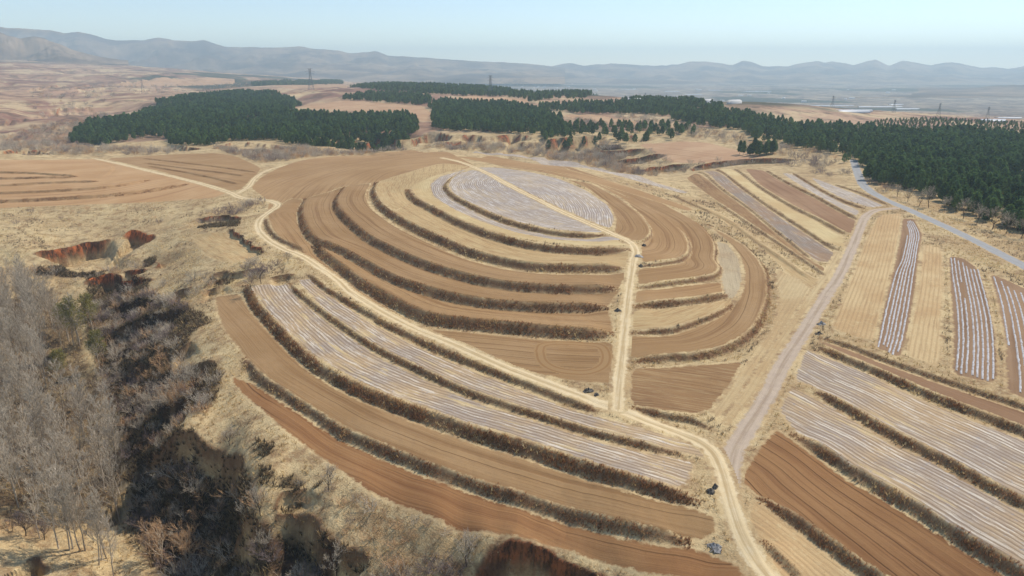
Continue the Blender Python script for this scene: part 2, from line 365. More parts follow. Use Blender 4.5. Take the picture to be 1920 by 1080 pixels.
def cut(L, h, w, run, end=7.0, wob=0.0, red=None):
    sl = window(L, w * (2.6 if red is not None else 1) + 1); X = GX[sl]; Y = GY[sl]
    if X.size == 0: return
    d, s, tot = seg_dist(X, Y, L)
    if wob: d = d + wob * fbm(X / (wob * 2.4), Y / (wob * 2.4), 4)
    e = min(end, tot * .3); f = sstep(0, e, s) * sstep(0, e, tot - s)
    ad = np.abs(d)
    if red is None:
        prof = np.clip(d / run, -.5, .5) * h * np.clip(1 - (ad - run / 2) / (w - run / 2), 0, 1) ** 1.3
    else:   # a scarp: a little lip above, a floor running out below
        fall = np.where(d >= 0, np.clip(1 - d / (w * .8), 0, 1) ** 1.5, np.clip(1 - (ad - run) / (w * 2.4), 0, 1))
        prof = h * np.where(d >= 0, .16, np.clip(d / run, -1, 0) * .84 + .16 * np.clip(1 + d / run, 0, 1)) * fall
    Z[sl] += prof * f
    m = np.clip(1.25 - ad / (run * .5), 0, 1) * (f > .15)
    bankm[sl] = np.maximum(bankm[sl], m)
    if red is not None:
        bare[sl] = np.maximum(bare[sl], (.25 if red < .1 else 1) * np.clip(1.6 - ad / (run * .6), 0, 1) * f)
        redm[sl] = np.maximum(redm[sl], red * np.clip(1.6 - ad / (run * .6), 0, 1) * f)
for k, b in BANKS.items():
    cut(bank_world[k], b[1] * .85, b[2], max(.95 * b[1], .7), end=6, wob=.5 if b[1] > 1 else 0)
# rough ground where nobody ploughs
rough_px = [(-150,395),(60,388),(200,384),(340,378),(420,372),(470,385),(478,420),(520,460),(560,500),(545,525),(470,535),(405,550),(405,590),(440,660),(435,705),(480,765),(572,838),(680,918),(830,985),(960,1014),(1100,1050),(1200,1085),(1300,1250),(-300,1250)]
rough_w = chaikin(ground(rough_px), 1)
sl_ = window(rough_w, 2)
rough = np.zeros_like(Z)
rough[sl_] = np.where(inside(GX[sl_], GY[sl_], rough_w), 1, 0) * np.clip(np.abs(seg_dist(GX[sl_], GY[sl_], rough_w, True)[0]) / 4, 0, 1)
gully = sstep(-3, -12, B) * rough
BR = [[(480,826),(512,828),(514,850),(490,862),(478,845)],[(480,880),(500,875),(514,895),(512,917),(485,910)],[(525,900),(545,893),(567,898),(565,912),(540,918),(525,912)],[(517,958),(535,935),(560,915),(577,912),(572,930),(545,950),(525,965)],  # outlines of dark hollows and tree shadows, filled with painted shade
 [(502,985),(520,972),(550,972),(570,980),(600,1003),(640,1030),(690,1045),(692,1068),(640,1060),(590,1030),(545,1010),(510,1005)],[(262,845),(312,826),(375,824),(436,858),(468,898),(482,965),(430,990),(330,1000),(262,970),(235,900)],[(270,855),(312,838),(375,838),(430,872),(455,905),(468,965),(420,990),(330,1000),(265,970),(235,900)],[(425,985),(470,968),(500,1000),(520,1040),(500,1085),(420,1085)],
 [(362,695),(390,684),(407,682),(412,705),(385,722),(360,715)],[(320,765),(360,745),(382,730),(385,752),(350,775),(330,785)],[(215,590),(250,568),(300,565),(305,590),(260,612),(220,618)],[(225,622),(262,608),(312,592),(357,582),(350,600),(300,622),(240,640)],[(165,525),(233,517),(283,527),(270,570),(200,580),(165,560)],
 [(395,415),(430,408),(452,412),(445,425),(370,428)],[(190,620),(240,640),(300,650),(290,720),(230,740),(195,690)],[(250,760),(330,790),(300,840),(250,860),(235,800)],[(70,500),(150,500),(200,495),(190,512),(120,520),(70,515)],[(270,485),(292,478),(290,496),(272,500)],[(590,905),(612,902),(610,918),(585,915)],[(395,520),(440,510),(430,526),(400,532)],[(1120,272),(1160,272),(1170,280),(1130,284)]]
litter_shade = np.zeros_like(Z)  # ground darkening: painted shade in the ravine, leaf litter under the poplars
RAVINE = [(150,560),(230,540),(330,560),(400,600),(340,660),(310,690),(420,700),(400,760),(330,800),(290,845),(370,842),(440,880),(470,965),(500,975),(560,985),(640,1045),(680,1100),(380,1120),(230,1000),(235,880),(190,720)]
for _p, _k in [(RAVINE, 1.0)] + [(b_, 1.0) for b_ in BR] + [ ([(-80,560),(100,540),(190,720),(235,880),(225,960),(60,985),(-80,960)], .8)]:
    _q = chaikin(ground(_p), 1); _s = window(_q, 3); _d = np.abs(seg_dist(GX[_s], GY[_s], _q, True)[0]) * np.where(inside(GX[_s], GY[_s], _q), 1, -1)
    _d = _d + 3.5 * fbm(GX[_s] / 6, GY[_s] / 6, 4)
    litter_shade[_s] = np.maximum(litter_shade[_s], _k * sstep(-.5, 1.8, _d) * (.55 + .45 * sstep(-.5, .1, fbm(GX[_s] / 4 + 7, GY[_s] / 4, 4))))
Z += rough * (0.55 * fbm(GX / 5, GY / 5, 5)) + gully * 2.2 * fbm(GX / 11 + 3, GY / 11, 4)
mid = sstep(380, 520, GY) * sstep(-1, -4, B - 0 * GX)
Z += mid * 2.5 * fbm(GX / 16, GY / 16, 4)
for (p, h, w, *rd), L in zip(SCARPS, scarp_world):
    far = L[:, 1].mean() > 350
    redd = 1.0 if (L[:, 1].mean() > 220) else 0.02
    if rd: redd = rd[0]
    cut(L, h, w, max(.22 * h, .8), end=5 if not far else 14, wob=2.6 if far else 1.7, red=redd)
farm = sstep(650, 1500, GY)
hillside = sstep(560, 800, GY) * (1 - sstep(2600, 3400, GY)) * sstep(-.15, -.35, GX / GY)
Z -= hillside * 22 * np.clip(.42 - np.abs(fbm(GX / 170, GY / 260, 4)) * 2.2, 0, 1)
Z += farm * (12 * fbm(GX / 260, GY / 420, 4)) * np.clip((B + 75) / 90, .05, 1) + sstep(2500, 6000, GY) * 25 * fbm(GX / 900, GY / 1400, 4) * np.clip((B + 70) / 60, 0, 1)
def zt(X, Y):
    X = np.asarray(X, float); Y = np.asarray(Y, float)
    fi = np.interp(Y, rows, np.arange(NROW)); fj = (X / Y + AMAX) / (2 * AMAX) * (NCOL - 1)
    return table(Z, fj, fi)

# ------------------------------------------------------------ materials
class NT:
    def __init__(s, name):
        s.m = bpy.data.materials.new(name); s.m.use_nodes = True
        s.t = s.m.node_tree; s.b = s.t.nodes['Principled BSDF']
        s.b.inputs['Roughness'].default_value = 0.95
        s.b.inputs['Specular IOR Level'].default_value = 0.1
    def n(s, ty, **kw):
        x = s.t.nodes.new(ty)
        for k, v in kw.items(): setattr(x, k, v)
        return x
    def l(s, a, b): s.t.links.new(a, b)
    def put(s, sock, v):
        if hasattr(v, 'is_linked') or isinstance(v, bpy.types.NodeSocket): s.l(v, sock)
        else: sock.default_value = v
    def attr(s, name):
        a = s.n('ShaderNodeAttribute'); a.attribute_name = name; return a.outputs['Fac']
    def pos(s): return s.n('ShaderNodeNewGeometry').outputs['Position']
    def rnd(s): return s.n('ShaderNodeObjectInfo').outputs['Random']
    def math(s, op, a, b=0.0, clamp=False):
        x = s.n('ShaderNodeMath', operation=op, use_clamp=clamp); s.put(x.inputs[0], a); s.put(x.inputs[1], b); return x.outputs[0]
    def comb(s, x, y, z=0.0):
        c = s.n('ShaderNodeCombineXYZ'); s.put(c.inputs[0], x); s.put(c.inputs[1], y); s.put(c.inputs[2], z); return c.outputs[0]
    def scale(s, v, sc):
        x = s.n('ShaderNodeVectorMath', operation='MULTIPLY'); s.l(v, x.inputs[0]); x.inputs[1].default_value = sc; return x.outputs[0]
    def noise(s, v, sc, det=4, rough=.6, dist=0.0):
        x = s.n('ShaderNodeTexNoise'); s.l(v, x.inputs['Vector']); x.inputs['Scale'].default_value = sc
        x.inputs['Detail'].default_value = det; x.inputs['Roughness'].default_value = rough; x.inputs['Distortion'].default_value = dist; return x.outputs[0]
    def step(s, v, a, b):
        x = s.n('ShaderNodeMapRange', interpolation_type='SMOOTHSTEP'); s.put(x.inputs[0], v); x.inputs[1].default_value = a; x.inputs[2].default_value = b; return x.outputs[0]
    def mix(s, f, a, b, mode='MIX'):
        x = s.n('ShaderNodeMix', data_type='RGBA', blend_type=mode); s.put(x.inputs[0], f); s.put(x.inputs[6], a); s.put(x.inputs[7], b); return x.outputs[2]
    def bump(s, h, st, dist=0.1):
        x = s.n('ShaderNodeBump'); x.inputs['Strength'].default_value = st; x.inputs['Distance'].default_value = dist; s.l(h, x.inputs['Height']); s.l(x.outputs[0], s.b.inputs['Normal'])
    def out(s, c): s.put(s.b.inputs['Base Color'], c); return s.m

def C(r, g, b, k=1.0):
    c = srgb(r, g, b); return (c[0] * k, c[1] * k, c[2] * k, 1.0)

def dry_ground(T):
    """straw, tan grass and brown weeds, bare earth on scarps"""
    p = T.pos()
    a = T.step(T.noise(p, .045, 5, .62), .40, .62)
    b = T.step(T.noise(p, .22, 6, .68, .6), .44, .66)
    c = T.step(T.noise(p, .9, 5, .7), .46, .68)
    d = T.step(T.noise(p, 3.2, 3, .7), .38, .68)
    col = T.mix(a, C(216, 190, 142), C(194, 164, 120))
    col = T.mix(T.math('MULTIPLY', b, .8), col, C(146, 114, 82))
    col = T.mix(T.math('MULTIPLY', c, .5), col, C(226, 206, 160))
    col = T.mix(T.math('MULTIPLY', d, .3), col, C(128, 106, 80))
    bk = T.math('MULTIPLY', T.attr('bank'), .8)
    col = T.mix(bk, col, T.mix(c, C(116, 78, 54), C(84, 56, 41)))
    col = T.mix(T.attr('litter_shade'), col, T.mix(c, C(74, 58, 46), C(112, 84, 60)))  # dark brown puts ravine shade into the colour; leaf litter under poplars
    e = T.mix(T.math('MULTIPLY', T.attr('red'), T.step(T.noise(p, .12, 4, .6), .36, .56)), C(104, 76, 56), C(204, 116, 68))
    e = T.mix(T.step(T.noise(T.scale(p, (1, 1, .25)), .8, 5, .7), .42, .62), e, C(78, 56, 42))
    return T.mix(T.attr('bare'), col, e), d

def m_ground():
    T = NT('dry_grass_ground'); c, d = dry_ground(T); T.bump(d, .5, .25); return T.out(c)

def edge_mix(T, col, soft=.35, wob=.5):
    """the worked surface frays into dry grass along its edge"""
    g, _ = dry_ground(T)
    nz = T.math('MULTIPLY', T.math('SUBTRACT', T.noise(T.pos(), .9, 4, .7), .5), wob * 4)
    e = T.math('ADD', T.attr('edge'), nz)
    return T.mix(T.step(e, -.15, soft), g, col)

def m_soil(name, base, dark, light, furrow=1.0, tracks=.6, stub=0.0, stubcol=(210, 188, 140)):
    T = NT(name); r = T.attr('row'); s = T.attr('along'); p = T.pos()
    w = T.math('ADD', r, T.math('MULTIPLY', T.math('SUBTRACT', T.noise(p, .05, 2), .5), 1.2))
    v1 = T.comb(T.math('MULTIPLY', w, 1.5), T.math('MULTIPLY', s, .018))
    v2 = T.comb(T.math('MULTIPLY', w, .55), T.math('MULTIPLY', s, .012), 4.0)
    v3 = T.comb(T.math('MULTIPLY', w, 3.0), T.math('MULTIPLY', s, .03), 9.0)
    n1 = T.noise(v1, 1, 3, .6); n2 = T.noise(v2, 1, 3, .55); n3 = T.noise(v3, 1, 2, .6)
    patch = T.noise(p, .035, 4, .6); sp = T.noise(p, 2.2, 4, .75)
    col = T.mix(T.step(patch, .38, .64), C(*base), C(*light))
    col = T.mix(T.math('MULTIPLY', T.step(n2, .48, .72), .7), col, C(*dark))
    col = T.mix(T.math('MULTIPLY', T.step(n1, .5, .72), .5 * furrow), col, C(*dark))
    col = T.mix(T.math('MULTIPLY', T.step(n3, .50, .66), .5 * furrow), col, C(*light))
    wv = T.math('ABSOLUTE', T.math('SINE', T.math('MULTIPLY', w, 1.35)))
    ln = T.math('MULTIPLY', T.step(wv, .22, .04), T.step(T.noise(T.comb(T.math('MULTIPLY', w, .30), T.math('MULTIPLY', s, .010), 7.0), 1, 3, .6), .42, .58))
    dk = tuple(x * .72 for x in dark)
    col = T.mix(T.math('MULTIPLY', ln, tracks), col, C(*dk))
    col = T.mix(T.math('MULTIPLY', T.step(sp, .52, .74), .35), col, C(*dark))
    if stub: col = T.mix(T.math('MULTIPLY', T.step(T.noise(T.comb(T.math('MULTIPLY', w, 2.4), T.math('MULTIPLY', s, .12), 2.0), 1, 5, .7), .5 - .16 * stub, .66 - .1 * stub), min(stub, 1)), col, C(*stubcol))
    k = T.math('ADD', T.math('MULTIPLY', T.rnd(), .16), .92)
    col = T.mix(1.0, col, T.comb(k, k, k), 'MULTIPLY')
    T.bump(T.math('ADD', T.math('ADD', n1, T.math('MULTIPLY', n3, .6)), T.math('MULTIPLY', sp, .5)), .45, .18)
    return T.out(edge_mix(T, col))

def m_film(name, soil=(176, 150, 122), film=(206, 204, 212), cover=.6, straw=.35, violet=(158, 148, 152)):
    """torn plastic film and straw left lying in rows"""
    T = NT(name); r = T.attr('row'); s = T.attr('along'); p = T.pos()
    w = T.math('ADD', r, T.math('MULTIPLY', T.math('SUBTRACT', T.noise(p, .08, 3), .5), .9))
    v1 = T.comb(T.math('MULTIPLY', w, 1.25), T.math('MULTIPLY', s, .05)); v2 = T.comb(T.math('MULTIPLY', w, 2.6), T.math('MULTIPLY', s, .16), 5.0)
    v3 = T.comb(T.math('MULTIPLY', w, .8), T.math('MULTIPLY', s, .07), 11.0)
    n1 = T.noise(v1, 1, 4, .65); n2 = T.noise(v2, 1, 5, .75); n3 = T.noise(v3, 1, 4, .6); big = T.noise(p, .06, 4, .6); sp = T.noise(p, 2.8, 4, .8)
    col = T.mix(T.step(big, .4, .62), C(*soil), C(*violet))
    rowd = T.math('MULTIPLY', T.step(T.math('SINE', T.math('MULTIPLY', w, 7.5)), -.3, .9), T.step(big, .25, .5))
    col = T.mix(T.math('MULTIPLY', rowd, .6), col, C(soil[0] * .68, soil[1] * .66, soil[2] * .66))
    f = T.math('ADD', T.math('MULTIPLY', n2, .55), T.math('MULTIPLY', n1, .45))
    f = T.math('SUBTRACT', f, T.math('MULTIPLY', rowd, .05))
    fm = T.step(f, .62 - .2 * cover, .72 - .2 * cover)
    col = T.mix(T.math('MULTIPLY', fm, .85), col, C(*film))
    col = T.mix(T.math('MULTIPLY', T.step(n3, .55, .68), straw * 1.6), col, C(216, 190, 138))
    col = T.mix(T.math('MULTIPLY', T.step(T.noise(p, 1.1, 5, .75), .58, .68), .55), col, C(150, 150, 156))
    col = T.mix(T.math('MULTIPLY', T.step(sp, .56, .72), .55), col, C(104, 84, 68))
    T.bump(T.math('ADD', f, T.math('MULTIPLY', sp, .4)), .5, .2)
    T.b.inputs['Roughness'].default_value = .75
    return T.out(edge_mix(T, col))

def m_stubble(name, a=(200, 176, 128), b=(150, 120, 88), rows_=1.0, k=1.0):
    T = NT(name); r = T.attr('row'); s = T.attr('along'); p = T.pos()
    w = T.math('ADD', r, T.math('MULTIPLY', T.math('SUBTRACT', T.noise(p, .12, 3), .5), .3))
    n1 = T.noise(T.comb(T.math('MULTIPLY', w, 1.6), T.math('MULTIPLY', s, .07)), 1, 4, .65); n2 = T.noise(p, .8, 5, .72); big = T.noise(p, .05, 4, .6)
    col = T.mix(T.step(big, .38, .62), C(*a), C(a[0] * .93, a[1] * .89, a[2] * .86))
    sn = T.step(T.math('SINE', T.math('MULTIPLY', w, 6.6)), -.1, .9)
    col = T.mix(T.math('MULTIPLY', sn, .6 * rows_), col, C(*b))
    col = T.mix(T.math('MULTIPLY', T.step(n1, .5, .7), .6), col, C(*b))
    col = T.mix(T.math('MULTIPLY', T.step(n2, .52, .72), .5), col, C(214, 196, 152))
    col = T.mix(T.math('MULTIPLY', T.step(T.noise(p, 2.6, 4, .8), .56, .74), .5), col, C(110, 88, 64))
    T.bump(T.math('ADD', n1, n2), .5, .25)
    return T.out(edge_mix(T, col))

def m_road(name, mid, side, ruts=.5, edge=(196, 176, 134)):
    T = NT(name); r = T.attr('row'); s = T.attr('along'); p = T.pos()
    n = T.noise(p, .5, 5, .7); n2 = T.noise(T.comb(T.math('MULTIPLY', r, 1.6), T.math('MULTIPLY', s, .06)), 1, 4, .6); sp = T.noise(p, 3.5, 4, .8)
    col = T.mix(T.step(n, .36, .64), C(*mid), C(*side))
    col = T.mix(T.math('MULTIPLY', T.step(n2, .5, .68), ruts), col, C(mid[0] * .80, mid[1] * .77, mid[2] * .73))
    a = T.math('ABSOLUTE', T.math('SUBTRACT', T.math('ABSOLUTE', r), .85))
    col = T.mix(T.math('MULTIPLY', T.step(a, .5, .1), ruts * .8), col, C(min(mid[0] * 1.1, 240), min(mid[1] * 1.1, 225), min(mid[2] * 1.08, 205)))
    md = T.math('MULTIPLY', T.step(T.math('ABSOLUTE', r), .55, .25), T.step(n2, .36, .52))
    col = T.mix(T.math('MULTIPLY', md, ruts * 1.2, True), col, C(mid[0] * .84, mid[1] * .79, mid[2] * .70))
    col = T.mix(T.math('MULTIPLY', T.step(sp, .55, .75), .3), col, C(mid[0] * .66, mid[1] * .62, mid[2] * .56))
    T.bump(T.math('ADD', n, sp), .3, .1)
    return T.out(edge_mix(T, col, .5, .45))

def m_far():
    T = NT('far_country'); p = T.pos()
    q = T.scale(p, (1, .55, 1)); n1 = T.noise(q, .0035, 5, .6, .4); n2 = T.noise(q, .012, 6, .65, .8); n3 = T.noise(q, .05, 4, .7)
    col = T.mix(T.step(n1, .4, .6), C(180, 146, 118), C(140, 102, 84))
    col = T.mix(T.math('MULTIPLY', T.step(n2, .48, .60), .8), col, C(200, 176, 136))
    col = T.mix(T.math('MULTIPLY', T.step(n2, .48, .38), .7), col, C(104, 82, 66))
    col = T.mix(T.math('MULTIPLY', T.step(n3, .52, .64), .6), col, C(84, 70, 58))
    sx = T.n('ShaderNodeSeparateXYZ'); T.l(p, sx.inputs[0])
    low = T.step(sx.outputs[2], -30, -52)
    col = T.mix(T.math('MULTIPLY', low, .8), col, T.mix(T.step(n2, .42, .6), C(96, 92, 88), C(150, 138, 120)))
    wood = T.math('MULTIPLY', T.step(T.noise(T.scale(p, (.6, .5, 1)), .0022, 4, .55), .54, .58), .85)
    col = T.mix(wood, col, C(46, 58, 44))
    e, _ = dry_ground(T)
    return T.out(T.mix(T.attr('bare'), col, e))

M = {}
M['ground'] = m_ground()
M['far'] = m_far()
M['brown'] = m_soil('brown_tilled_soil', (162, 128, 88), (134, 100, 66), (174, 141, 101))
M['redbrown'] = m_soil('red_brown_soil', (148, 107, 70), (122, 83, 54), (162, 122, 82), 1.2, .9)
M['darkbrown'] = m_soil('dark_weedy_soil', (140, 106, 74), (112, 80, 54), (158, 124, 86), .8, .3, .25)
M['plain'] = m_soil('plain_brown_soil', (146, 113, 84), (126, 94, 68), (160, 128, 98), .5, .2)
M['pinktan'] = m_soil('pinkish_tilled_soil', (184, 146, 112), (160, 120, 88), (196, 162, 126), .8, .5)
M['tanleft'] = m_soil('tan_left_soil', (180, 142, 100), (152, 112, 76), (192, 156, 114), .9, .5)
T = NT('pressed_soil'); _r = T.math('ABSOLUTE', T.math('SUBTRACT', T.math('ABSOLUTE', T.attr('row')), .72)); M['wheel'] = T.out(T.mix(T.step(_r, .32, .12), C(164, 131, 91), C(152, 117, 78)))
M['tan'] = m_soil('tan_soil_with_straw', (180, 146, 102), (152, 116, 78), (196, 164, 118), 1.0, .3, .6)
M['yellow'] = m_stubble('yellow_stubble', (210, 188, 140), (178, 150, 106), .3)
M['stubble'] = m_stubble('pale_stubble_rows', (208, 180, 134), (166, 134, 96), .7)
M['straw'] = m_stubble('flattened_straw', (204, 180, 136), (168, 138, 102), .35)
M['film'] = m_film('torn_film_and_straw', (188, 160, 124), (226, 213, 192), .66, .46, (172, 154, 136))
M['film_grey'] = m_film('grey_violet_film', (184, 164, 140), (220, 212, 202), .7, .26, (176, 160, 146))
M['film_blue'] = m_film('blue_grey_film', (160, 130, 100), (196, 188, 178), .58, .24, (150, 134, 118))
M['mulchsoil'] = m_soil('mulched_brown_soil', (142, 112, 84), (118, 90, 66), (156, 126, 96), .4, .1)
M['waste'] = m_stubble('grey_waste_ground', (188, 170, 138), (150, 132, 108), .1)
M['road'] = m_road('grey_dirt_road', (184, 164, 144), (196, 176, 152), .35)
M['track'] = m_road('pale_track', (216, 192, 150), (224, 204, 166), .5)
M['paved'] = m_road('grey_concrete_road', (160, 158, 156), (168, 166, 162), .12)

# ------------------------------------------------------------ fields, roads and tracks
REG = []   # name, label, category, polygon or line, width, guide line, material, kind
def W(p, k=0): return chaikin(ground(p), 1)
def field(label, px=None, guide=None, mat='brown', name='field', poly=None):
    P = W(px) if px is not None else poly
    if guide is None: g = np.array([P[0], P[len(P) // 2]])
    elif isinstance(guide, str): g = bank_world[guide]
    else: g = catmull(ground(guide), 3)
    u0 = g[0] - g[min(3, len(g) - 1)]; u1 = g[-1] - g[max(-4, -len(g))]
    g = np.vstack([g[0] + u0 / (np.linalg.norm(u0) + 1e-9) * 60, g, g[-1] + u1 / (np.linalg.norm(u1) + 1e-9) * 60])   # rows run straight on past the bank's ends
    REG.append(dict(name=name, label=label, cat='field', P=P, g=g, mat=mat)); return REG[-1]
def between(lo, hi, dlo=.7, dhi=-.9):
    return np.vstack([offset_line(bank_world[lo], dlo), offset_line(bank_world[hi], dhi)[::-1]])
def road(name, label, px, w, mat):
    L = catmull(ground(px), 6); REG.append(dict(name=name, label=label, cat='road', L=L, w=w, mat=mat)); return L

# left-hand fields
field('tan terraced field on the far left, above the scrub slope', [(-200,305),(0,300),(190,297),(262,318),(320,331),(400,352),(425,362),(400,371),(330,376),(200,382),(0,390),(-200,398)], 'L4', 'tanleft')
field('brown field right of the far pale track, ruled by three thin furrow banks', [(195,297),(330,289),(400,287),(440,292),(490,315),(478,332),(450,356),(430,358),(320,326),(262,313)], 'M2', 'brown')
# hill: one tilled skin, then its ring terraces
field('wide brown tilled flank round the left and back of the terraced hill', [(505,378),(470,352),(490,332),(520,316),(560,302),(640,292),(720,286),(790,281),(850,290),(890,310),(870,318),(800,320),(740,330),(690,350),(690,380),(720,410),(700,450),(640,470),(590,440),(580,475),(530,452),(505,425),(500,400)], [(585,440),(570,380),(620,335),(700,312),(790,300),(870,296)], 'brown')
field('brown strip between the pale track and the lowest hill bank', [(500,398),(545,372),(570,374),(560,390),(563,420),(580,447),(590,470),(640,514),(700,556),(780,603),(770,606),(700,566),(640,522),(560,466),(515,440)], 'H1', 'brown')
field('brown ring terrace between the two lowest banks of the hill, left of the hill track', poly=between('H1', 'H2'), guide='H1')
field('brown ring terrace between the second and third banks of the hill', poly=between('H2', 'H3'), guide='H2')
field('brown ring terrace with a pale rim between the third and fourth banks', poly=between('H3', 'H4', .7, -3.0), guide='H3')
field('tan straw-strewn ring terrace between the fourth and fifth banks', poly=between('H4', 'H5', .6, -.8), guide='H4', mat='tan')
field('tan upper left shoulder of the hill, pale with straw', [(700,345),(760,325),(830,306),(880,312),(850,320),(800,338),(765,352),(772,376),(740,400),(712,378)], 'H4', 'tan')
field('yellow stubble ring below the film-covered hilltop', [(868,316),(800,335),(768,352),(780,370),(813,388),(857,411),(907,431),(973,449),(1040,459),(1123,464),(1178,460),(1150,450),(1040,446),(973,434),(907,414),(850,390),(815,366),(806,345),(820,330)], 'H5', 'yellow')
field('grey film strip wrapped round the foot of the hilltop', [(878,317),(826,330),(806,347),(814,368),(850,392),(907,416),(973,436),(1040,448),(1120,453),(1172,449),(1140,443),(1107,446),(1040,441),(973,427),(923,410),(880,390),(845,371),(828,350),(842,332)], 'H6', 'film_grey')
field('film-covered hilltop left of the crossing path, grey and violet', [(885,318),(855,330),(840,349),(852,366),(885,383),(925,402),(975,419),(1040,432),(1105,437),(1138,434),(1100,414),(1050,393),(1000,367),(950,342),(915,325)], 'H6', 'film_grey')
field('film-covered hilltop right of the crossing path, with curved pale rows', [(893,314),(930,314),(990,322),(1050,336),(1100,358),(1140,385),(1152,410),(1145,428),(1120,420),(1055,392),(1000,366),(950,340),(915,323)], [(920,318),(1000,330),(1080,358),(1120,390),(1128,422)], 'film_grey')
field('brown terrace hugging the right side of the hilltop', [(1060,336),(1110,345),(1165,375),(1200,403),(1216,427),(1218,440),(1202,452),(1180,450),(1152,436),(1156,410),(1140,380),(1100,352)], 'R0', 'brown')
field('brown terrace second from the hilltop on the right side', [(900,294),(1000,306),(1080,325),(1172,366),(1240,400),(1280,437),(1290,457),(1288,476),(1270,485),(1205,495),(1200,465),(1224,441),(1222,426),(1203,401),(1165,370),(1110,342),(1060,333),(990,318),(930,310)], 'R1', 'brown')
field('brown terrace third from the hilltop on the right side', [(1000,303),(1080,318),(1160,345),(1240,381),(1280,400),(1312,421),(1334,447),(1339,467),(1337,487),(1347,503),(1338,514),(1300,522),(1197,536),(1195,505),(1235,499),(1278,492),(1296,478),(1297,457),(1285,437),(1250,408),(1180,370),(1080,327)], 'R2', 'brown')
field('narrow brown terrace above the straight bank right of the hill track', [(1192,546),(1240,540),(1300,532),(1352,528),(1366,545),(1330,555),(1285,561),(1190,570)], 'R3', 'brown')
field('pale grey waste patch on the right shoulder of the hill', [(1343,450),(1365,458),(1385,485),(1392,520),(1385,548),(1372,562),(1358,548),(1352,520),(1356,503),(1346,487),(1348,467)], None, 'waste', 'waste_ground')
field('short brown terrace below the waste patch, pale beside the hill track', [(1188,582),(1240,577),(1330,566),(1375,558),(1370,572),(1330,592),(1285,608),(1240,616),(1185,619)], 'R4', 'tan')
field('long dark brown field curving round the right flank of the hill', [(1330,425),(1365,445),(1395,464),(1420,490),(1433,512),(1437,540),(1435,565),(1418,605),(1392,632),(1355,651),(1305,663),(1180,674),(1183,630),(1222,629),(1260,626),(1295,616),(1345,596),(1382,568),(1395,545),(1397,510),(1388,480),(1368,456)], 'R5', 'brown')
field('brown corner field between the hill track and the dirt road, straw-flecked', [(1184,692),(1260,685),(1335,680),(1392,676),(1366,725),(1330,768),(1300,778),(1240,772),(1182,757)], [(1182,750),(1330,772)], 'darkbrown')
field('brown field below the lowest hill bank, marked by a tractor turning loop', [(806,612),(890,619),(973,627),(1057,635),(1150,640),(1146,718),(1100,716),(1050,710),(1000,700),(950,684),(880,652),(830,626)], [(806,612),(890,619),(973,627),(1057,635),(1150,640)], 'brown')
# back edge of the hill
field('long grey film strip along the far rim of the hill', [(840,281),(900,284),(980,290),(1060,302),(1140,319),(1220,340),(1290,360),(1283,363),(1200,341),(1100,316),(1000,297),(900,288)], [(826,282),(980,292),(1140,321),(1290,363)], 'film_grey')
field('brown strip just inside the pale rim at the back of the hill', [(850,293),(930,299),(1000,307),(1100,328),(1200,357),(1300,392),(1290,396),(1200,368),(1100,338),(1000,315),(900,303)], [(850,296),(1000,311),(1200,362),(1295,394)], 'brown')
# slope between hill and dirt road
field('pale pinkish slope with grass ribs between the hill and the dirt road', [(1300,378),(1357,405),(1413,445),(1463,480),(1520,520),(1545,525),(1530,555),(1505,560),(1470,500),(1420,455),(1360,415)], 'N0', 'tan')
field('pale straw corner of stubble rows in the bend beside the dirt road', [(1455,500),(1500,525),(1525,545),(1515,580),(1470,650),(1400,730),(1345,785),(1335,772),(1375,720),(1420,660),(1452,610),(1462,560)], [(1500,535),(1430,650),(1340,780)], 'straw')
field('brownish weedy strip left of the blue-grey film', [(1285,335),(1305,325),(1345,352),(1405,395),(1465,445),(1520,490),(1562,512),(1550,516),(1480,466),(1423,429),(1340,374)], 'N1', 'darkbrown')
field('blue-grey film strip on the slope, darkened by cross streaks', [(1317,322),(1340,320),(1380,347),(1430,384),(1480,418),(1545,460),(1570,480),(1565,492),(1530,490),(1470,442),(1410,393),(1350,348)], 'N2', 'film_blue')
field('pale yellow straw strip on the upper right slope', [(1346,317),(1374,317),(1418,350),(1478,388),(1530,414),(1580,444),(1585,466),(1550,455),(1482,410),(1432,377),(1382,341)], 'N2', 'yellow')
field('plain reddish brown strip in the middle of the upper right slope', [(1396,316),(1434,320),(1478,346),(1528,371),(1562,390),(1606,414),(1600,438),(1586,436),(1532,407),(1482,382),(1424,347)], 'N4', 'plain')
field('grey film strip on the upper right slope, left of the two', [(1465,324),(1486,326),(1540,359),(1580,380),(1612,396),(1604,406),(1568,387),(1532,367)], 'N5', 'film_grey')
field('grey film strip nearest the paved road', [(1520,332),(1560,346),(1612,366),(1658,386),(1630,389),(1585,375),(1545,355)], 'N6', 'film_grey')
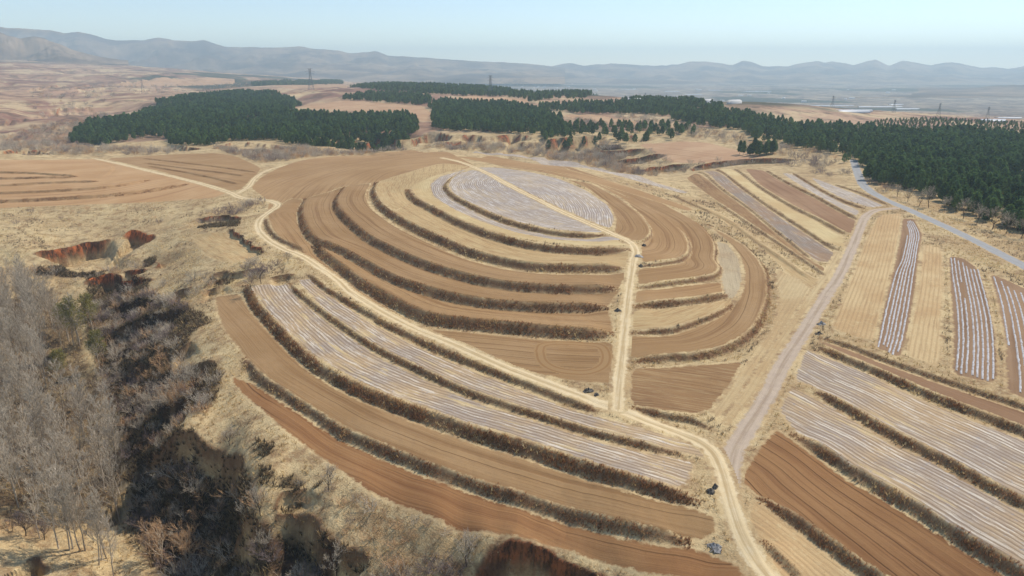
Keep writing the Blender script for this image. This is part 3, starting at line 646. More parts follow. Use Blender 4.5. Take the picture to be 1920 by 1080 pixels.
# east block
E1 = field('pale stubble field right of the dirt road, widest of the rowed fields', [(1648,404),(1690,400),(1690,432),(1676,483),(1662,545),(1644,612),(1638,638),(1600,630),(1560,614),(1578,570),(1600,512),(1622,455)], [(1690,400),(1676,483),(1644,612)], 'stubble')
E2 = field('brown field ruled with six white film strips, nearest the dirt road', [(1692,410),(1714,410),(1730,440),(1724,470),(1714,553),(1702,625),(1688,672),(1642,652),(1652,600),(1676,500),(1690,434)], [(1714,412),(1727,440),(1720,470),(1710,553),(1697,628)], 'mulchsoil', 'mulched_field')
E3 = field('pale stubble strip between the first two white-striped fields', [(1732,458),(1765,465),(1768,520),(1764,600),(1762,688),(1697,664),(1712,600),(1724,540)], [(1735,460),(1726,540),(1700,660)], 'stubble')
E4 = field('brown field ruled with eight white film strips, middle of the three', [(1779,480),(1806,484),(1832,502),(1850,550),(1866,628),(1870,720),(1786,702),(1788,630),(1782,537)], [(1784,483),(1789,537),(1795,628),(1790,700)], 'mulchsoil', 'mulched_field')
E5 = field('brown field ruled with white film strips at the right edge of the photo', [(1856,512),(1900,530),(1960,560),(2000,640),(2010,780),(1920,748),(1888,735),(1886,640),(1872,570)], [(1860,517),(1877,570),(1890,677)], 'mulchsoil', 'mulched_field')
field('narrow brown strip below the white-striped fields', [(1532,638),(1570,647),(1662,684),(1738,710),(1812,736),(1915,769),(2010,806),(2010,842),(1920,803),(1865,782),(1790,754),(1715,723),(1640,688),(1580,664)], 'X2', 'plain')
field('wide pale film field at the right, above its twin', [(1510,655),(1565,672),(1640,703),(1715,740),(1790,771),(1865,800),(1920,822),(2040,880),(2040,995),(1915,936),(1815,881),(1740,841),(1665,804),(1615,774),(1565,745),(1520,722),(1490,715)], 'X3', 'film')
field('wide pale film field at the lower right, below its twin', [(1482,728),(1512,738),(1560,760),(1612,791),(1662,821),(1738,858),(1812,898),(1912,953),(2030,1015),(2030,1145),(1960,1098),(1890,1055),(1815,1009),(1740,962),(1640,903),(1590,874),(1540,837),(1490,806),(1462,770)], 'X4', 'film')
field('red-brown ploughed field at the lower right corner', [(1455,805),(1480,822),(1535,855),(1585,892),(1638,921),(1688,951),(1738,981),(1812,1029),(1888,1075),(1950,1112),(2010,1160),(1750,1140),(1650,1078),(1615,1056),(1565,1020),(1515,985),(1477,958),(1440,936),(1415,926),(1393,905),(1398,880),(1425,840)], 'X4', 'redbrown')
field('pale stubble wedge at the bottom beside the dirt road', [(1415,938),(1440,955),(1475,978),(1512,1005),(1562,1042),(1612,1078),(1660,1110),(1640,1170),(1530,1150),(1470,1085),(1435,1030),(1405,970)], 'X5', 'stubble')
# foreground
field('red-brown field sweeping along the bottom of the terraces', [(437,703),(480,718),(530,752),(580,784),(630,816),(730,862),(805,893),(880,919),(955,942),(1085,982),(1160,1002),(1240,1019),(1320,1034),(1385,1060),(1400,1085),(1300,1090),(1210,1072),(1160,1060),(1060,1028),(960,1008),(905,995),(830,978),(755,948),(680,913),(610,860),(572,833),(530,803),(480,757),(436,716)], 'F1', 'redbrown')
field('smooth brown field sweeping through the foreground', [(403,552),(450,548),(468,580),(490,605),(530,648),(580,694),(630,726),(680,750),(730,771),(805,798),(880,825),(960,848),(1060,880),(1135,905),(1210,928),(1300,953),(1340,970),(1342,1000),(1310,1012),(1235,998),(1160,981),(1085,961),(1010,939),(955,921),(880,899),(805,875),(730,841),(655,810),(580,763),(530,730),(480,694),(455,662),(425,625),(408,588)], 'F1', 'brown')
field('pale striped film field in the foreground, the wider of two', [(468,540),(538,530),(560,560),(605,595),(655,630),(705,663),(755,690),(805,713),(855,737),(905,756),(960,775),(1035,798),(1110,823),(1185,841),(1240,853),(1300,868),(1290,905),(1265,920),(1210,903),(1135,880),(1060,855),(1010,838),(960,821),(880,799),(805,771),(730,744),(680,722),(630,696),(580,664),(530,617),(490,572)], 'F2', 'film')
field('pale striped film field in the foreground, the narrower beside the pale track', [(558,525),(580,520),(612,550),(655,577),(705,608),(755,634),(805,659),(855,680),(905,701),(955,720),(1010,741),(1060,762),(1110,780),(1160,793),(1250,818),(1320,838),(1330,860),(1290,850),(1235,838),(1185,826),(1110,807),(1035,782),(960,759),(905,741),(855,722),(805,698),(755,674),(705,649),(655,616),(605,581)], 'F3', 'film')
field('small straw-coloured field on the edge of the ravine', [(358,440),(430,434),(452,452),(478,472),(462,490),(440,494),(400,486),(372,466)], None, 'tan')
# fields among the woods
field('pinkish tilled field enclosed by pine woods', [(550,196),(575,186),(640,186),(730,192),(790,198),(812,214),(806,228),(780,224),(735,212),(660,206),(560,200)], [(560,196),(790,214)], 'pinktan')
field('pinkish eroded clearing beyond the woods', [(840,184),(890,176),(950,180),(1000,190),(985,194),(900,188)], [(850,182),(990,192)], 'pinktan')
field('pinkish field on the spur right of the red gullies', [(1195,270),(1280,265),(1330,268),(1400,285),(1440,295),(1380,302),(1300,306),(1255,306),(1225,285)], [(1200,275),(1400,298)], 'pinktan')
field('pale bare clearing in the right-hand woods', [(1050,216),(1120,216),(1200,230),(1190,240),(1110,228)], [(1050,218),(1190,236)], 'pinktan')
field('reddish field beyond the left woods', [(500,160),(560,156),(650,158),(655,165),(560,166)], [(500,162),(650,162)], 'pinktan')
field('reddish brown field far left before the pylon', [(210,152),(300,145),(440,147),(440,156),(320,158),(220,158)], [(210,155),(440,150)], 'pinktan')

# turning loop pressed into the lowest hill field
_lp = catmull(ground([(1012,657),(1017,644),(1040,638),(1085,639),(1122,645),(1136,662),(1132,684),(1105,697),(1068,697),(1036,690),(1017,676),(1012,657)]), 5)
REG.append(dict(name='wheel_track', label='oval loop of tractor wheel marks pressed into the brown field', cat='wheel track', L=_lp, w=1.6, mat='wheel'))
# roads last: they lie over the fields
_v = catmull(ground([(1385,800),(1412,765),(1437,725),(1462,680),(1492,632),(1520,588),(1543,552),(1568,514),(1587,476)]), 6)
REG.append(dict(name='grass_verge', label='strip of pale straw along the left edge of the grey dirt road', cat='verge', L=offset_line(_v, 2.3), w=1.8, mat='straw'))
road('dirt_road', 'grey dirt road running from the track junction up to the paved road', [(1366,915),(1369,880),(1377,845),(1395,812),(1420,773),(1442,735),(1467,685),(1497,637),(1525,593),(1548,556),(1573,517),(1592,478),(1608,440),(1622,408),(1640,395),(1672,391),(1695,389)], 3.4, 'road')
road('pale_track', 'pale earth track running from the left fields round the hill and out at the bottom edge', [(180,298),(265,317),(320,330),(380,345),(430,361),(450,370),(480,374),(508,377),(521,385),(505,397),(487,412),(484,428),(500,446),(533,466),(567,478),(593,494),(633,521),(655,543),(690,566),(730,589),(780,614),(855,649),(905,672),(955,694),(1035,724),(1110,752),(1160,768),(1210,786),(1272,811),(1310,827),(1337,848),(1353,880),(1364,918),(1374,955),(1389,998),(1411,1038),(1440,1078),(1490,1135),(1620,1300)], 2.9, 'track')
road('hill_track', 'straight pale track climbing from the diagonal track over the hilltop', [(1158,766),(1160,720),(1166,670),(1171,620),(1177,565),(1181,530),(1187,490),(1192,470),(1180,453),(1150,439),(1100,417),(1050,395),(1000,370),(950,345),(920,328),(888,313),(860,303),(828,296)], 2.6, 'track')
road('field_path', 'short pale path joining the far track to the back of the hill', [(447,362),(467,349),(478,334),(500,320),(530,311)], 2.4, 'track')
road('paved_road', 'grey paved road passing the pine wood on the right', [(1600,300),(1606,318),(1616,343),(1633,359),(1663,376),(1697,390),(1723,402),(1780,428),(1847,461),(1920,499),(2010,545),(2150,610)], 4.6, 'paved')

print('regions', len(REG))
NF = (NROW - 1, NCOL - 1)
owner = np.full(NF, -1, np.int32)
for k, r in enumerate(REG):
    isroad = 'L' in r
    L = r['L'] if isroad else r['P']
    sl = window(L, (r['w'] if isroad else 0) + 2.5)
    X = GX[sl]; Y = GY[sl]
    if isroad:
        d, s, tot = seg_dist(X, Y, L)
        sdf = r['w'] / 2 - np.abs(d); row = d; arc = s
        sdf = sdf + .25 * fbm(X / 2.5, Y / 2.5, 2)
    else:
        d, _, _ = seg_dist(X, Y, L, True)
        sdf = np.abs(d) * np.where(inside(X, Y, L), 1, -1)
        g = r['g']; row, arc, _ = seg_dist(X, Y, g)
    r['sl'], r['sdf'], r['row'], r['arc'] = sl, sdf, row, arc
    mean = lambda A: (A[:-1, :-1] + A[1:, :-1] + A[:-1, 1:] + A[1:, 1:]) / 4
    f = mean(sdf) > -0.5
    i0, j0 = sl[0].start, sl[1].start
    own = owner[i0:i0 + f.shape[0], j0:j0 + f.shape[1]]
    own[f] = k
# flatten roads a little
NXYZ = np.stack([GX, GY, Z], -1)
def normals(P):
    du = np.gradient(P, axis=1); dv = np.gradient(P, axis=0); nn = np.cross(du, dv); return nn / np.linalg.norm(nn, axis=-1, keepdims=True)
NRM = normals(NXYZ)
idx = np.arange(NROW * NCOL).reshape(NROW, NCOL)
quads = np.stack([idx[:-1, :-1], idx[:-1, 1:], idx[1:, 1:], idx[1:, :-1]], -1)
flatP = NXYZ.reshape(-1, 3); flatN = NRM.reshape(-1, 3)
fa = {'bank': bankm.ravel(), 'litter_shade': litter_shade.ravel(), 'bare': bare.ravel(), 'red': redm.ravel(), 'rough': rough.ravel()}
def piece(name, mask, mat, extra=None):
    q = quads[mask]; ids, inv = np.unique(q.ravel(), return_inverse=True)
    at = {k: v[ids] for k, v in fa.items()}
    for k, v in (extra or {}).items(): at[k] = v.ravel()[ids]
    me = np_mesh(name, flatP[ids], inv.reshape(-1, 4), mat, True, at, flatN[ids])
    return obj(name, me)
ymid = (GY[:-1, :-1] + GY[1:, 1:]) / 2
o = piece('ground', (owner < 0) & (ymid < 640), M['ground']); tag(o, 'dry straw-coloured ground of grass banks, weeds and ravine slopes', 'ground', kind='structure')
o = piece('terrain', (owner < 0) & (ymid >= 640), M['far']); tag(o, 'hazy bare country rolling away behind the woods', 'terrain', kind='structure')
FIELD = {}
for k, r in enumerate(REG):
    m = owner == k
    if not m.any(): print('empty', r['label']); continue
    full = {}
    for nm, a, df in (('edge', r['sdf'], -3), ('row', r['row'], 0), ('along', r['arc'], 0)):
        A = np.full(Z.shape, df, np.float32); A[r['sl']] = a; full[nm] = A
    o = piece(r['name'], m, M[r['mat']], full); tag(o, r['label'], r['cat'], kind='structure'); FIELD[k] = o; r['obj'] = o

# ------------------------------------------------------------ brush, tussocks and grass
def m_brush(name, stops, rough=.9):
    T = NT(name); r = T.n('ShaderNodeValToRGB'); T.l(T.attr('tint'), r.inputs[0])
    e = r.color_ramp.elements
    while len(e) > len(stops): e.remove(e[-1])
    while len(e) < len(stops): e.new(0.5)
    for el, (p_, c_) in zip(e, stops): el.position = p_; el.color = C(*c_)
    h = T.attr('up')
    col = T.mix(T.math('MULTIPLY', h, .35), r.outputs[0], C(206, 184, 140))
    tr = T.n('ShaderNodeBsdfTranslucent'); T.l(col, tr.inputs[0])
    mx = T.n('ShaderNodeMixShader'); mx.inputs[0].default_value = .3
    T.put(T.b.inputs['Base Color'], col)
    o = T.t.nodes['Material Output']; T.l(T.b.outputs[0], mx.inputs[1]); T.l(tr.outputs[0], mx.inputs[2]); T.l(mx.outputs[0], o.inputs[0])
    return T.m
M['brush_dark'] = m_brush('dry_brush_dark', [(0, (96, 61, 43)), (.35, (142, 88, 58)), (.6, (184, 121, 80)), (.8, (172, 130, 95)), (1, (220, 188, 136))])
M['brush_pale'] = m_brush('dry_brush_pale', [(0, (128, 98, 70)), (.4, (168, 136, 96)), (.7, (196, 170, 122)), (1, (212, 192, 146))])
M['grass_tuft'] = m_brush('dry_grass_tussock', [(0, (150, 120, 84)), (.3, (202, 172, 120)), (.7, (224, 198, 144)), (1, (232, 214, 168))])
M['bramble'] = m_brush('shade_bramble', [(0, (56, 46, 40)), (.5, (80, 66, 56)), (.85, (116, 92, 70)), (1, (176, 146, 100))])
M['thorn'] = m_brush('shade_dark_thorn', [(0, (44, 36, 32)), (.5, (62, 50, 42)), (.85, (88, 68, 54)), (1, (130, 104, 76))])  # thorn blackened so that hollows and tree shadows look shaded
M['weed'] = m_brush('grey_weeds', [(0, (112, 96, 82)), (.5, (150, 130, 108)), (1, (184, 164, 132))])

def tussocks(P, size, blades, spread=.55, tint=None, width=.16):
    """P (n,3), size (n): clumps of leaning blades"""
    n = len(P); k = blades
    az = rng.random((n, k)) * 2 * math.pi
    lean = (rng.random((n, k)) ** .7) * spread * size[:, None]
    hh = size[:, None] * (.55 + .6 * rng.random((n, k))) * (1 - .25 * lean / (size[:, None] + 1e-6))
    w = size[:, None] * width * (.6 + .8 * rng.random((n, k)))
    c = np.stack([np.cos(az), np.sin(az)], -1)
    base = P[:, None, :2] + c * (rng.random((n, k, 1)) * .3 * size[:, None, None])
    perp = np.stack([-c[..., 1], c[..., 0]], -1)
    a = np.concatenate([base - perp * w[..., None], np.broadcast_to(P[:, None, 2:3] - .12, (n, k, 1))], -1)
    b = np.concatenate([base + perp * w[..., None], np.broadcast_to(P[:, None, 2:3] - .12, (n, k, 1))], -1)
    t = np.concatenate([base + c * lean[..., None], P[:, None, 2:3] + hh[..., None]], -1)
    V = np.stack([a, b, t], 2).reshape(-1, 3)
    F = np.arange(n * k * 3).reshape(-1, 3)
    if tint is None: tint = rng.random(n)
    ti = np.clip(np.repeat(tint, k * 3) + (np.repeat(rng.random(n * k), 3) - .5) * .35, 0, 1)
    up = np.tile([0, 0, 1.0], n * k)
    return V, F, {'tint': ti, 'up': up}

def brush_object(name, label, P, size, blades, mat, tint, cat, group=None, spread=.55, width=.16):
    V, F, at = tussocks(P, size, blades, spread, tint, width)
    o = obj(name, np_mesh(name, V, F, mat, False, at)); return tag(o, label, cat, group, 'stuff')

for k, (px, h, w, dens, size, tone, label) in BANKS.items():
    L = bank_world[k]; far = L[:, 1].mean()
    s, t = resample(L, .25); T_ = np.gradient(s, axis=0); T_ /= np.linalg.norm(T_, axis=1, keepdims=True) + 1e-9
    nn = np.stack([-T_[:, 1], T_[:, 0]], 1)
    cnt = int(len(s) * .25 * dens * (3.0 if far < 180 else 2.0))
    if cnt < 4: continue
    i = rng.integers(0, len(s), cnt)
    run = max(.95 * h, .7)
    d = (rng.random(cnt) - .50) * run * 1.05 + rng.normal(0, .12, cnt)
    xy = s[i] + nn[i] * d[:, None] + rng.normal(0, .15, (cnt, 2))
    clump = vnoise(xy[:, 0] / 3.5, xy[:, 1] / 3.5) + .5
    keep = rng.random(cnt) < np.clip(2.4 * clump - .2, .12, 1)
    xy = xy[keep]; d = d[keep]; clump = clump[keep]
    z = zt(xy[:, 0], xy[:, 1])
    sz = size * .44 * (.4 + .8 * rng.random(len(xy))) * (.5 + .9 * clump)
    tint = np.clip((1 - tone) * .5 + .02 + .85 * (vnoise(xy[:, 0] / 4 + 9, xy[:, 1] / 4) + .42) + .42 * d / run + rng.normal(0, .15, len(xy)), 0, 1)  # paler uphill, darker at the foot: light and shade put into tint
    brush_object('bank_brush', label, np.column_stack([xy, z]), sz, 6 if far < 200 else 5, M['brush_dark'] if tone > .42 else M['brush_pale'], tint, 'brush', 'brush growing along the terrace banks')

owner_at = lambda X, Y: owner[np.clip(np.searchsorted(rows, Y) - 1, 0, NROW - 2), np.clip(((X / Y + AMAX) / (2 * AMAX) * (NCOL - 1)).astype(int), 0, NCOL - 2)]
# tussock grass over all unworked ground near by, thicker towards the camera
def scatter(n, y0, y1, a0=-.85, a1=.85):
    Y = np.sqrt(rng.random(n) * (y1 ** 2 - y0 ** 2) + y0 ** 2); X = Y * (a0 + (a1 - a0) * rng.random(n)); return X, Y
X, Y = scatter(150000, 58, 330)
kp = (owner_at(X, Y) < 0) & (rng.random(len(X)) < np.clip(1.25 - Y / 300, .2, 1)) & (fbm(X / 8, Y / 8, 3) > -.35)
X, Y = X[kp][:34000], Y[kp][:34000]
cl = vnoise(X / 14, Y / 14) + .5; wd = fbm(X / 9 + 40, Y / 9, 3)
dark = wd > .17
P_ = np.column_stack([X, Y, zt(X, Y)]); sz_ = (.28 + .4 * rng.random(len(X))) * (.7 + .6 * cl)
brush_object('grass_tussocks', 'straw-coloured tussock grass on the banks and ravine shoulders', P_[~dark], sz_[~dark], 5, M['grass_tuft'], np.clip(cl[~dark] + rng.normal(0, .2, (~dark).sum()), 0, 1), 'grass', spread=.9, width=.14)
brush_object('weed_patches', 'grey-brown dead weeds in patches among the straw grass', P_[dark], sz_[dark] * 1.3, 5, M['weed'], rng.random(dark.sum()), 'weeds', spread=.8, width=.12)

# ------------------------------------------------------------ white mulch film strips: every strip a part of its field
M['white_film'] = None
T = NT('white_mulch_film'); nz = T.noise(T.pos(), 1.2, 4, .7)
T.b.inputs['Roughness'].default_value = .45
M['white_film'] = T.out(T.mix(T.step(nz, .40, .66), C(202, 198, 196), C(156, 142, 130)))
def film_strip(L, parent, w=.18, h=.10):
    L, _ = resample(L, 1.1)
    if len(L) < 3: return
    L = L + rng.normal(0, .03, L.shape)
    T_ = np.gradient(L, axis=0); T_ /= np.linalg.norm(T_, axis=1, keepdims=True); nn = np.stack([-T_[:, 1], T_[:, 0]], 1)
    prof = [(-1, -.03), (-.55, .8), (0, 1), (.55, .8), (1, -.03)]; V = []
    ww = w * (.8 + .4 * rng.random(len(L)))
    for a, b in prof:
        xy = L + nn * (a * ww)[:, None]; V.append(np.column_stack([xy, zt(xy[:, 0], xy[:, 1]) + b * h]))
    V = np.stack(V, 1); m = len(L); k = len(prof); I = np.arange(m * k).reshape(m, k)
    F = np.stack([I[:-1, :-1], I[1:, :-1], I[1:, 1:], I[:-1, 1:]], -1).reshape(-1, 4)
    obj('film_strip', np_mesh('film_strip', V.reshape(-1, 3), F, M['white_film'], True), parent)
def strips(reg, left, right, n, t0=None, t1=None, torn=-1):
    A = catmull(ground(left), 6); Bb = catmull(ground(right), 6)
    u = np.linspace(0, 1, 60)
    def par(L):
        s = np.concatenate([[0], np.cumsum(np.linalg.norm(np.diff(L, axis=0), axis=1))]); s /= s[-1]
        return np.stack([np.interp(u, s, L[:, 0]), np.interp(u, s, L[:, 1])], 1)
    A, Bb = par(A), par(Bb)
    for i in range(n):
        f = (i + .5) / n + rng.normal(0, .01)
        L = A * (1 - f) + Bb * f
        a = 0 if t0 is None else t0[i]; b = 60 if t1 is None else t1[i]
        a += int(rng.integers(0, 2)); b -= int(rng.integers(0, 2))
        if i == torn:      # one strip is torn away in the middle
            film_strip(L[a:a + 17], reg['obj']); film_strip(L[a + 25:b], reg['obj'])
        else: film_strip(L[a:b], reg['obj'])
strips(E2, [(1695,418),(1699,440),(1690,485),(1677,512),(1660,575),(1649,625),(1643,652)], [(1711,412),(1725,438),(1721,468),(1710,553),(1697,628),(1684,672)], 6, [9, 1, 0, 0, 0, 0])
strips(E4, [(1780,480),(1784,520),(1790,560),(1794,628),(1788,703)], [(1836,502),(1850,550),(1862,600),(1867,650),(1868,720)], 8, [0, 0, 1, 1, 2, 3, 2, 1], None, 2)
strips(E5, [(1858,514),(1872,560),(1882,620),(1890,680),(1892,735)], [(1955,560),(1975,610),(1990,660),(2000,710),(2005,775)], 8, [0, 2, 4, 4, 3, 2, 1, 0], [44, 60, 60, 60, 60, 60, 60, 60])

# ------------------------------------------------------------ trees and shrubs: kinds
def m_bark(name, a, b):
    T = NT(name); nz = T.noise(T.scale(T.pos(), (1, 1, .3)), 3, 3, .6)
    k = T.math('ADD', T.math('MULTIPLY', T.rnd(), .3), .85)
    return T.out(T.mix(1.0, T.mix(T.step(nz, .35, .65), C(*a), C(*b)), T.comb(k, k, k), 'MULTIPLY'))
M['bark_pale'] = m_bark('pale_grey_bark', (196, 180, 158), (160, 144, 124))
M['bark_dark'] = m_bark('dark_bark', (84, 70, 60), (64, 54, 48))
M['twig_grey'] = m_bark('grey_twigs', (204, 190, 168), (176, 160, 140))
M['twig_brown'] = m_bark('brown_twigs', (214, 176, 134), (178, 140, 104))
M['twig_violet'] = m_bark('violet_grey_twigs', (152, 134, 128), (124, 108, 102))
def m_leaf(name, a, b, tr=.25):
    T = NT(name); o = T.n('ShaderNodeObjectInfo')
    k = T.math('ADD', T.math('MULTIPLY', T.attr('tint'), .5), T.math('MULTIPLY', o.outputs['Random'], .65), True)
    col = T.mix(k, C(*a), C(*b)); T.put(T.b.inputs['Base Color'], col)
    t2 = T.n('ShaderNodeBsdfTranslucent'); T.l(col, t2.inputs[0]); mx = T.n('ShaderNodeMixShader'); mx.inputs[0].default_value = tr
    T.l(T.b.outputs[0], mx.inputs[1]); T.l(t2.outputs[0], mx.inputs[2]); T.l(mx.outputs[0], T.t.nodes['Material Output'].inputs[0]); return T.m
M['pine'] = m_leaf('pine_needles', (38, 66, 38), (122, 146, 82), .25)
M['willow'] = m_leaf('young_willow_leaves', (128, 122, 62), (164, 152, 84), .4)

def unit(v): return v / (np.linalg.norm(v) + 1e-9)
class Wood:
    """collects tapering three-sided limbs"""
    def __init__(s): s.V = []; s.F = []; s.n = 0
    def seg(s, p, q, r0, r1):
        d = unit(q - p); a = unit(np.cross(d, [0.31, 0.77, 0.55])); b = np.cross(d, a)
        ring = [a * math.cos(t) + b * math.sin(t) for t in (0, 2.094, 4.189)]
        s.V += [p + r0 * c for c in ring]; i = s.n
        if r1 < .004:
            s.V.append(q); s.F += [(i, i + 1, i + 3), (i + 1, i + 2, i + 3), (i + 2, i, i + 3)]; s.n += 4
        else:
            s.V += [q + r1 * c for c in ring]
            for k in range(3): k2 = (k + 1) % 3; s.F += [(i + k, i + k2, i + 3 + k2), (i + k, i + 3 + k2, i + 3 + k)]
            s.n += 6
    def mesh(s, name, mat, shift=0): return np_mesh(name, np.array(s.V), np.array(s.F), mat)
def rdir(d, ang, rr):
    d = unit(np.asarray(d, float)); a = unit(np.cross(d, rr.normal(size=3))); return unit(d * math.cos(ang) + a * math.sin(ang))
def grow(limbs, twigs, p, d, L, r, lev, rr, up=.25, kids=(5, 5, 5), spread=.7, tips=None):
    n = 3 if lev < 2 else 2; pts = [p]; dd = d
    for i in range(n):
        dd = unit(rdir(dd, .16, rr) + np.array([0, 0, up * .3])); pts.append(pts[-1] + dd * L / n)
    W_ = limbs if lev < 2 else twigs
    for i in range(n):
        r0 = r * (1 - .75 * i / n); r1 = r * (1 - .75 * (i + 1) / n)
        if lev >= len(kids) and i == n - 1: r1 = 0
        W_.seg(pts[i], pts[i + 1], r0, r1)
    if lev >= len(kids):
        if tips is not None: tips.append(pts[-1])
        return
    for j in range(kids[lev]):
        t = .3 + .7 * (j + rr.random()) / kids[lev]; k = min(int(t * n), n - 1); f = t * n - k
        q = pts[k] * (1 - f) + pts[k + 1] * f
        nd = unit(rdir(dd, spread * (.7 + .6 * rr.random()), rr) + np.array([0, 0, up]))
        grow(limbs, twigs, q, nd, L * (.42 + .28 * rr.random()) * (1.1 - .4 * t), max(r * .55, .011), lev + 1, rr, up, kids, spread, tips)

def leaf_mesh(name, tips, n, size, mat, rr, droop=.4):
    V = []; ti = []
    for p in tips:
        for k in range(n):
            c = p + rr.normal(size=3) * size * 1.1 + np.array([0, 0, -droop * rr.random()])
            a = rr.normal(size=3); a = unit(a) * size; b = unit(np.cross(a, rr.normal(size=3))) * size * .6
            V += [c - a, c + a * .4 + b, c + a * .6 - b]; ti += [rr.random()] * 3
    V = np.array(V); return np_mesh(name, V, np.arange(len(V)).reshape(-1, 3), mat, False, {'tint': ti})

def kind_poplar(seed, H=16.0, leaves=0):
    tips = []
    rr = np.random.default_rng(seed); A, T_ = Wood(), Wood(); p = np.zeros(3); d = np.array([rr.normal() * .03, rr.normal() * .03, 1.0]); pts = [p]
    for i in range(8): d = unit(d + rr.normal(size=3) * [.05, .05, 0]); pts.append(pts[-1] + d * H / 8)
    for i in range(8): A.seg(pts[i], pts[i + 1], .17 * (1 - i / 8.6), .17 * (1 - (i + 1) / 8.6))
    for j in range(26):
        t = .22 + .76 * (j / 26) + .02 * rr.random(); k = min(int(t * 8), 7); f = t * 8 - k; q = pts[k] * (1 - f) + pts[k + 1] * f
        az = j * 2.4 + rr.random(); e = .55 + .25 * rr.random(); nd = np.array([math.cos(az) * math.sin(e), math.sin(az) * math.sin(e), math.cos(e)])
        grow(A, T_, q, nd, (1.2 + 3.6 * (1 - t)) * (.8 + .4 * rr.random()), .055, 1, rr, .3, (0, 7, 5), .6, tips)
    ps = [('trunk', A.mesh('trunk', M['bark_pale'])), ('crown', T_.mesh('crown', M['twig_grey']))]
    if leaves: ps.append(('foliage', leaf_mesh('foliage', tips, leaves, .2, M['willow'], rr)))
    return ps
def kind_round(seed, H=7.0, bark='bark_dark', twig='twig_grey', fork=.28, kids=(6, 6, 5), leaves=0):
    rr = np.random.default_rng(seed); A, T_ = Wood(), Wood(); tips = [] 
    top = np.array([rr.normal() * .2, rr.normal() * .2, H * fork]); A.seg(np.array([0, 0, -.3]), top, .035 * H * .6, .02 * H * .8)
    for j in range(7):
        az = j * .9 + rr.random() * .5; e = .2 + .7 * (j % 3) / 2.2; nd = np.array([math.cos(az) * math.sin(e), math.sin(az) * math.sin(e), math.cos(e)])
        grow(A, T_, top * (1 - .25 * rr.random()), nd, H * .62 * (.85 + .3 * rr.random()) * (1 - .25 * e), .009 * H, 0 if leaves else 0, rr, .12, kids, .62, tips)
    ps = [('trunk', A.mesh('trunk', M[bark])), ('crown', T_.mesh('crown', M[twig]))]
    if leaves: ps.append(('foliage', leaf_mesh('foliage', tips, leaves, .26, M['willow'], rr)))
    return ps
def kind_shrub(seed, H=2.4, twig='twig_grey'):
    rr = np.random.default_rng(seed); A = Wood()
    for j in range(8):
        az = j * 2.4; e = .15 + .75 * rr.random(); nd = np.array([math.cos(az) * math.sin(e), math.sin(az) * math.sin(e), math.cos(e)])
        grow(A, A, np.array([math.cos(az) * .15, math.sin(az) * .15, -.1]), nd, H * (.7 + .4 * rr.random()), .02 * H, 1, rr, .1, (0, 6, 5), .65)
    return A.mesh('bare_shrub', M[twig])
def kind_pine(seed, H=9.0, Rw=2.1, slim=False, n=130):
    rr = np.random.default_rng(seed); A = Wood(); A.seg(np.array([0, 0, -.4]), np.array([0, 0, H * .55]), .16, .09); A.seg(np.array([0, 0, H * .55]), np.array([0, 0, H * .97]), .09, 0)
    V = []; ti = []
    for j in range(n):
        t = .22 + .76 * (j + rr.random()) / n
        prof = math.sin(min(1, (1.02 - t) / .62) * math.pi / 2) * (1.0 if not slim else .75) * (.55 + .45 * min(1, (t - .16) / .2))
        az = j * 2.39996 + rr.random() * .6; q = Rw * prof * (.45 + .6 * math.sqrt(rr.random())) * (1 + .22 * math.sin(az * 2 + seed))
        c = np.array([math.cos(az) * q, math.sin(az) * q, H * t + rr.normal() * .15]); tt = rr.random()
        for k in range(3):
            out = unit(np.array([math.cos(az), math.sin(az), .15]) + rr.normal(size=3) * .5); s_ = (.75 + .4 * rr.random()) * (Rw / 2.1)
            b = unit(np.cross(out, rr.normal(size=3))) * s_ * .62
            V += [c - out * s_ * .7 + b, c - out * s_ * .5 - b, c + out * s_ * .85 + np.array([0, 0, .12])]; ti += [np.clip(tt * .7 + .3 * rr.random(), 0, 1)] * 3
    V = np.array(V); crown = np_mesh('crown', V, np.arange(len(V)).reshape(-1, 3), M['pine'], False, {'tint': ti})
    return [('trunk', A.mesh('trunk', M['bark_dark'])), ('crown', crown)]
def join_parts(name, parts):
    Vs, Fs, ms, mi, at, off = [], [], [], [], [], 0
    for i, (nm, me) in enumerate(parts):
        nv = len(me.vertices); co = np.empty(nv * 3, np.float32); me.vertices.foreach_get('co', co); Vs.append(co.reshape(-1, 3))
        f = np.empty(len(me.loops), np.int32); me.loops.foreach_get('vertex_index', f); Fs.append(f.reshape(-1, 3) + off); off += nv
        ms.append(me.materials[0]); mi.append(np.full(len(f) // 3, i, np.int32))
        a = np.full(nv, .5, np.float32)
        if 'tint' in me.attributes: me.attributes['tint'].data.foreach_get('value', a)
        at.append(a)
    me = np_mesh(name, np.vstack(Vs), np.vstack(Fs), ms, False, {'tint': np.concatenate(at)}); me.polygons.foreach_set('material_index', np.concatenate(mi)); return me

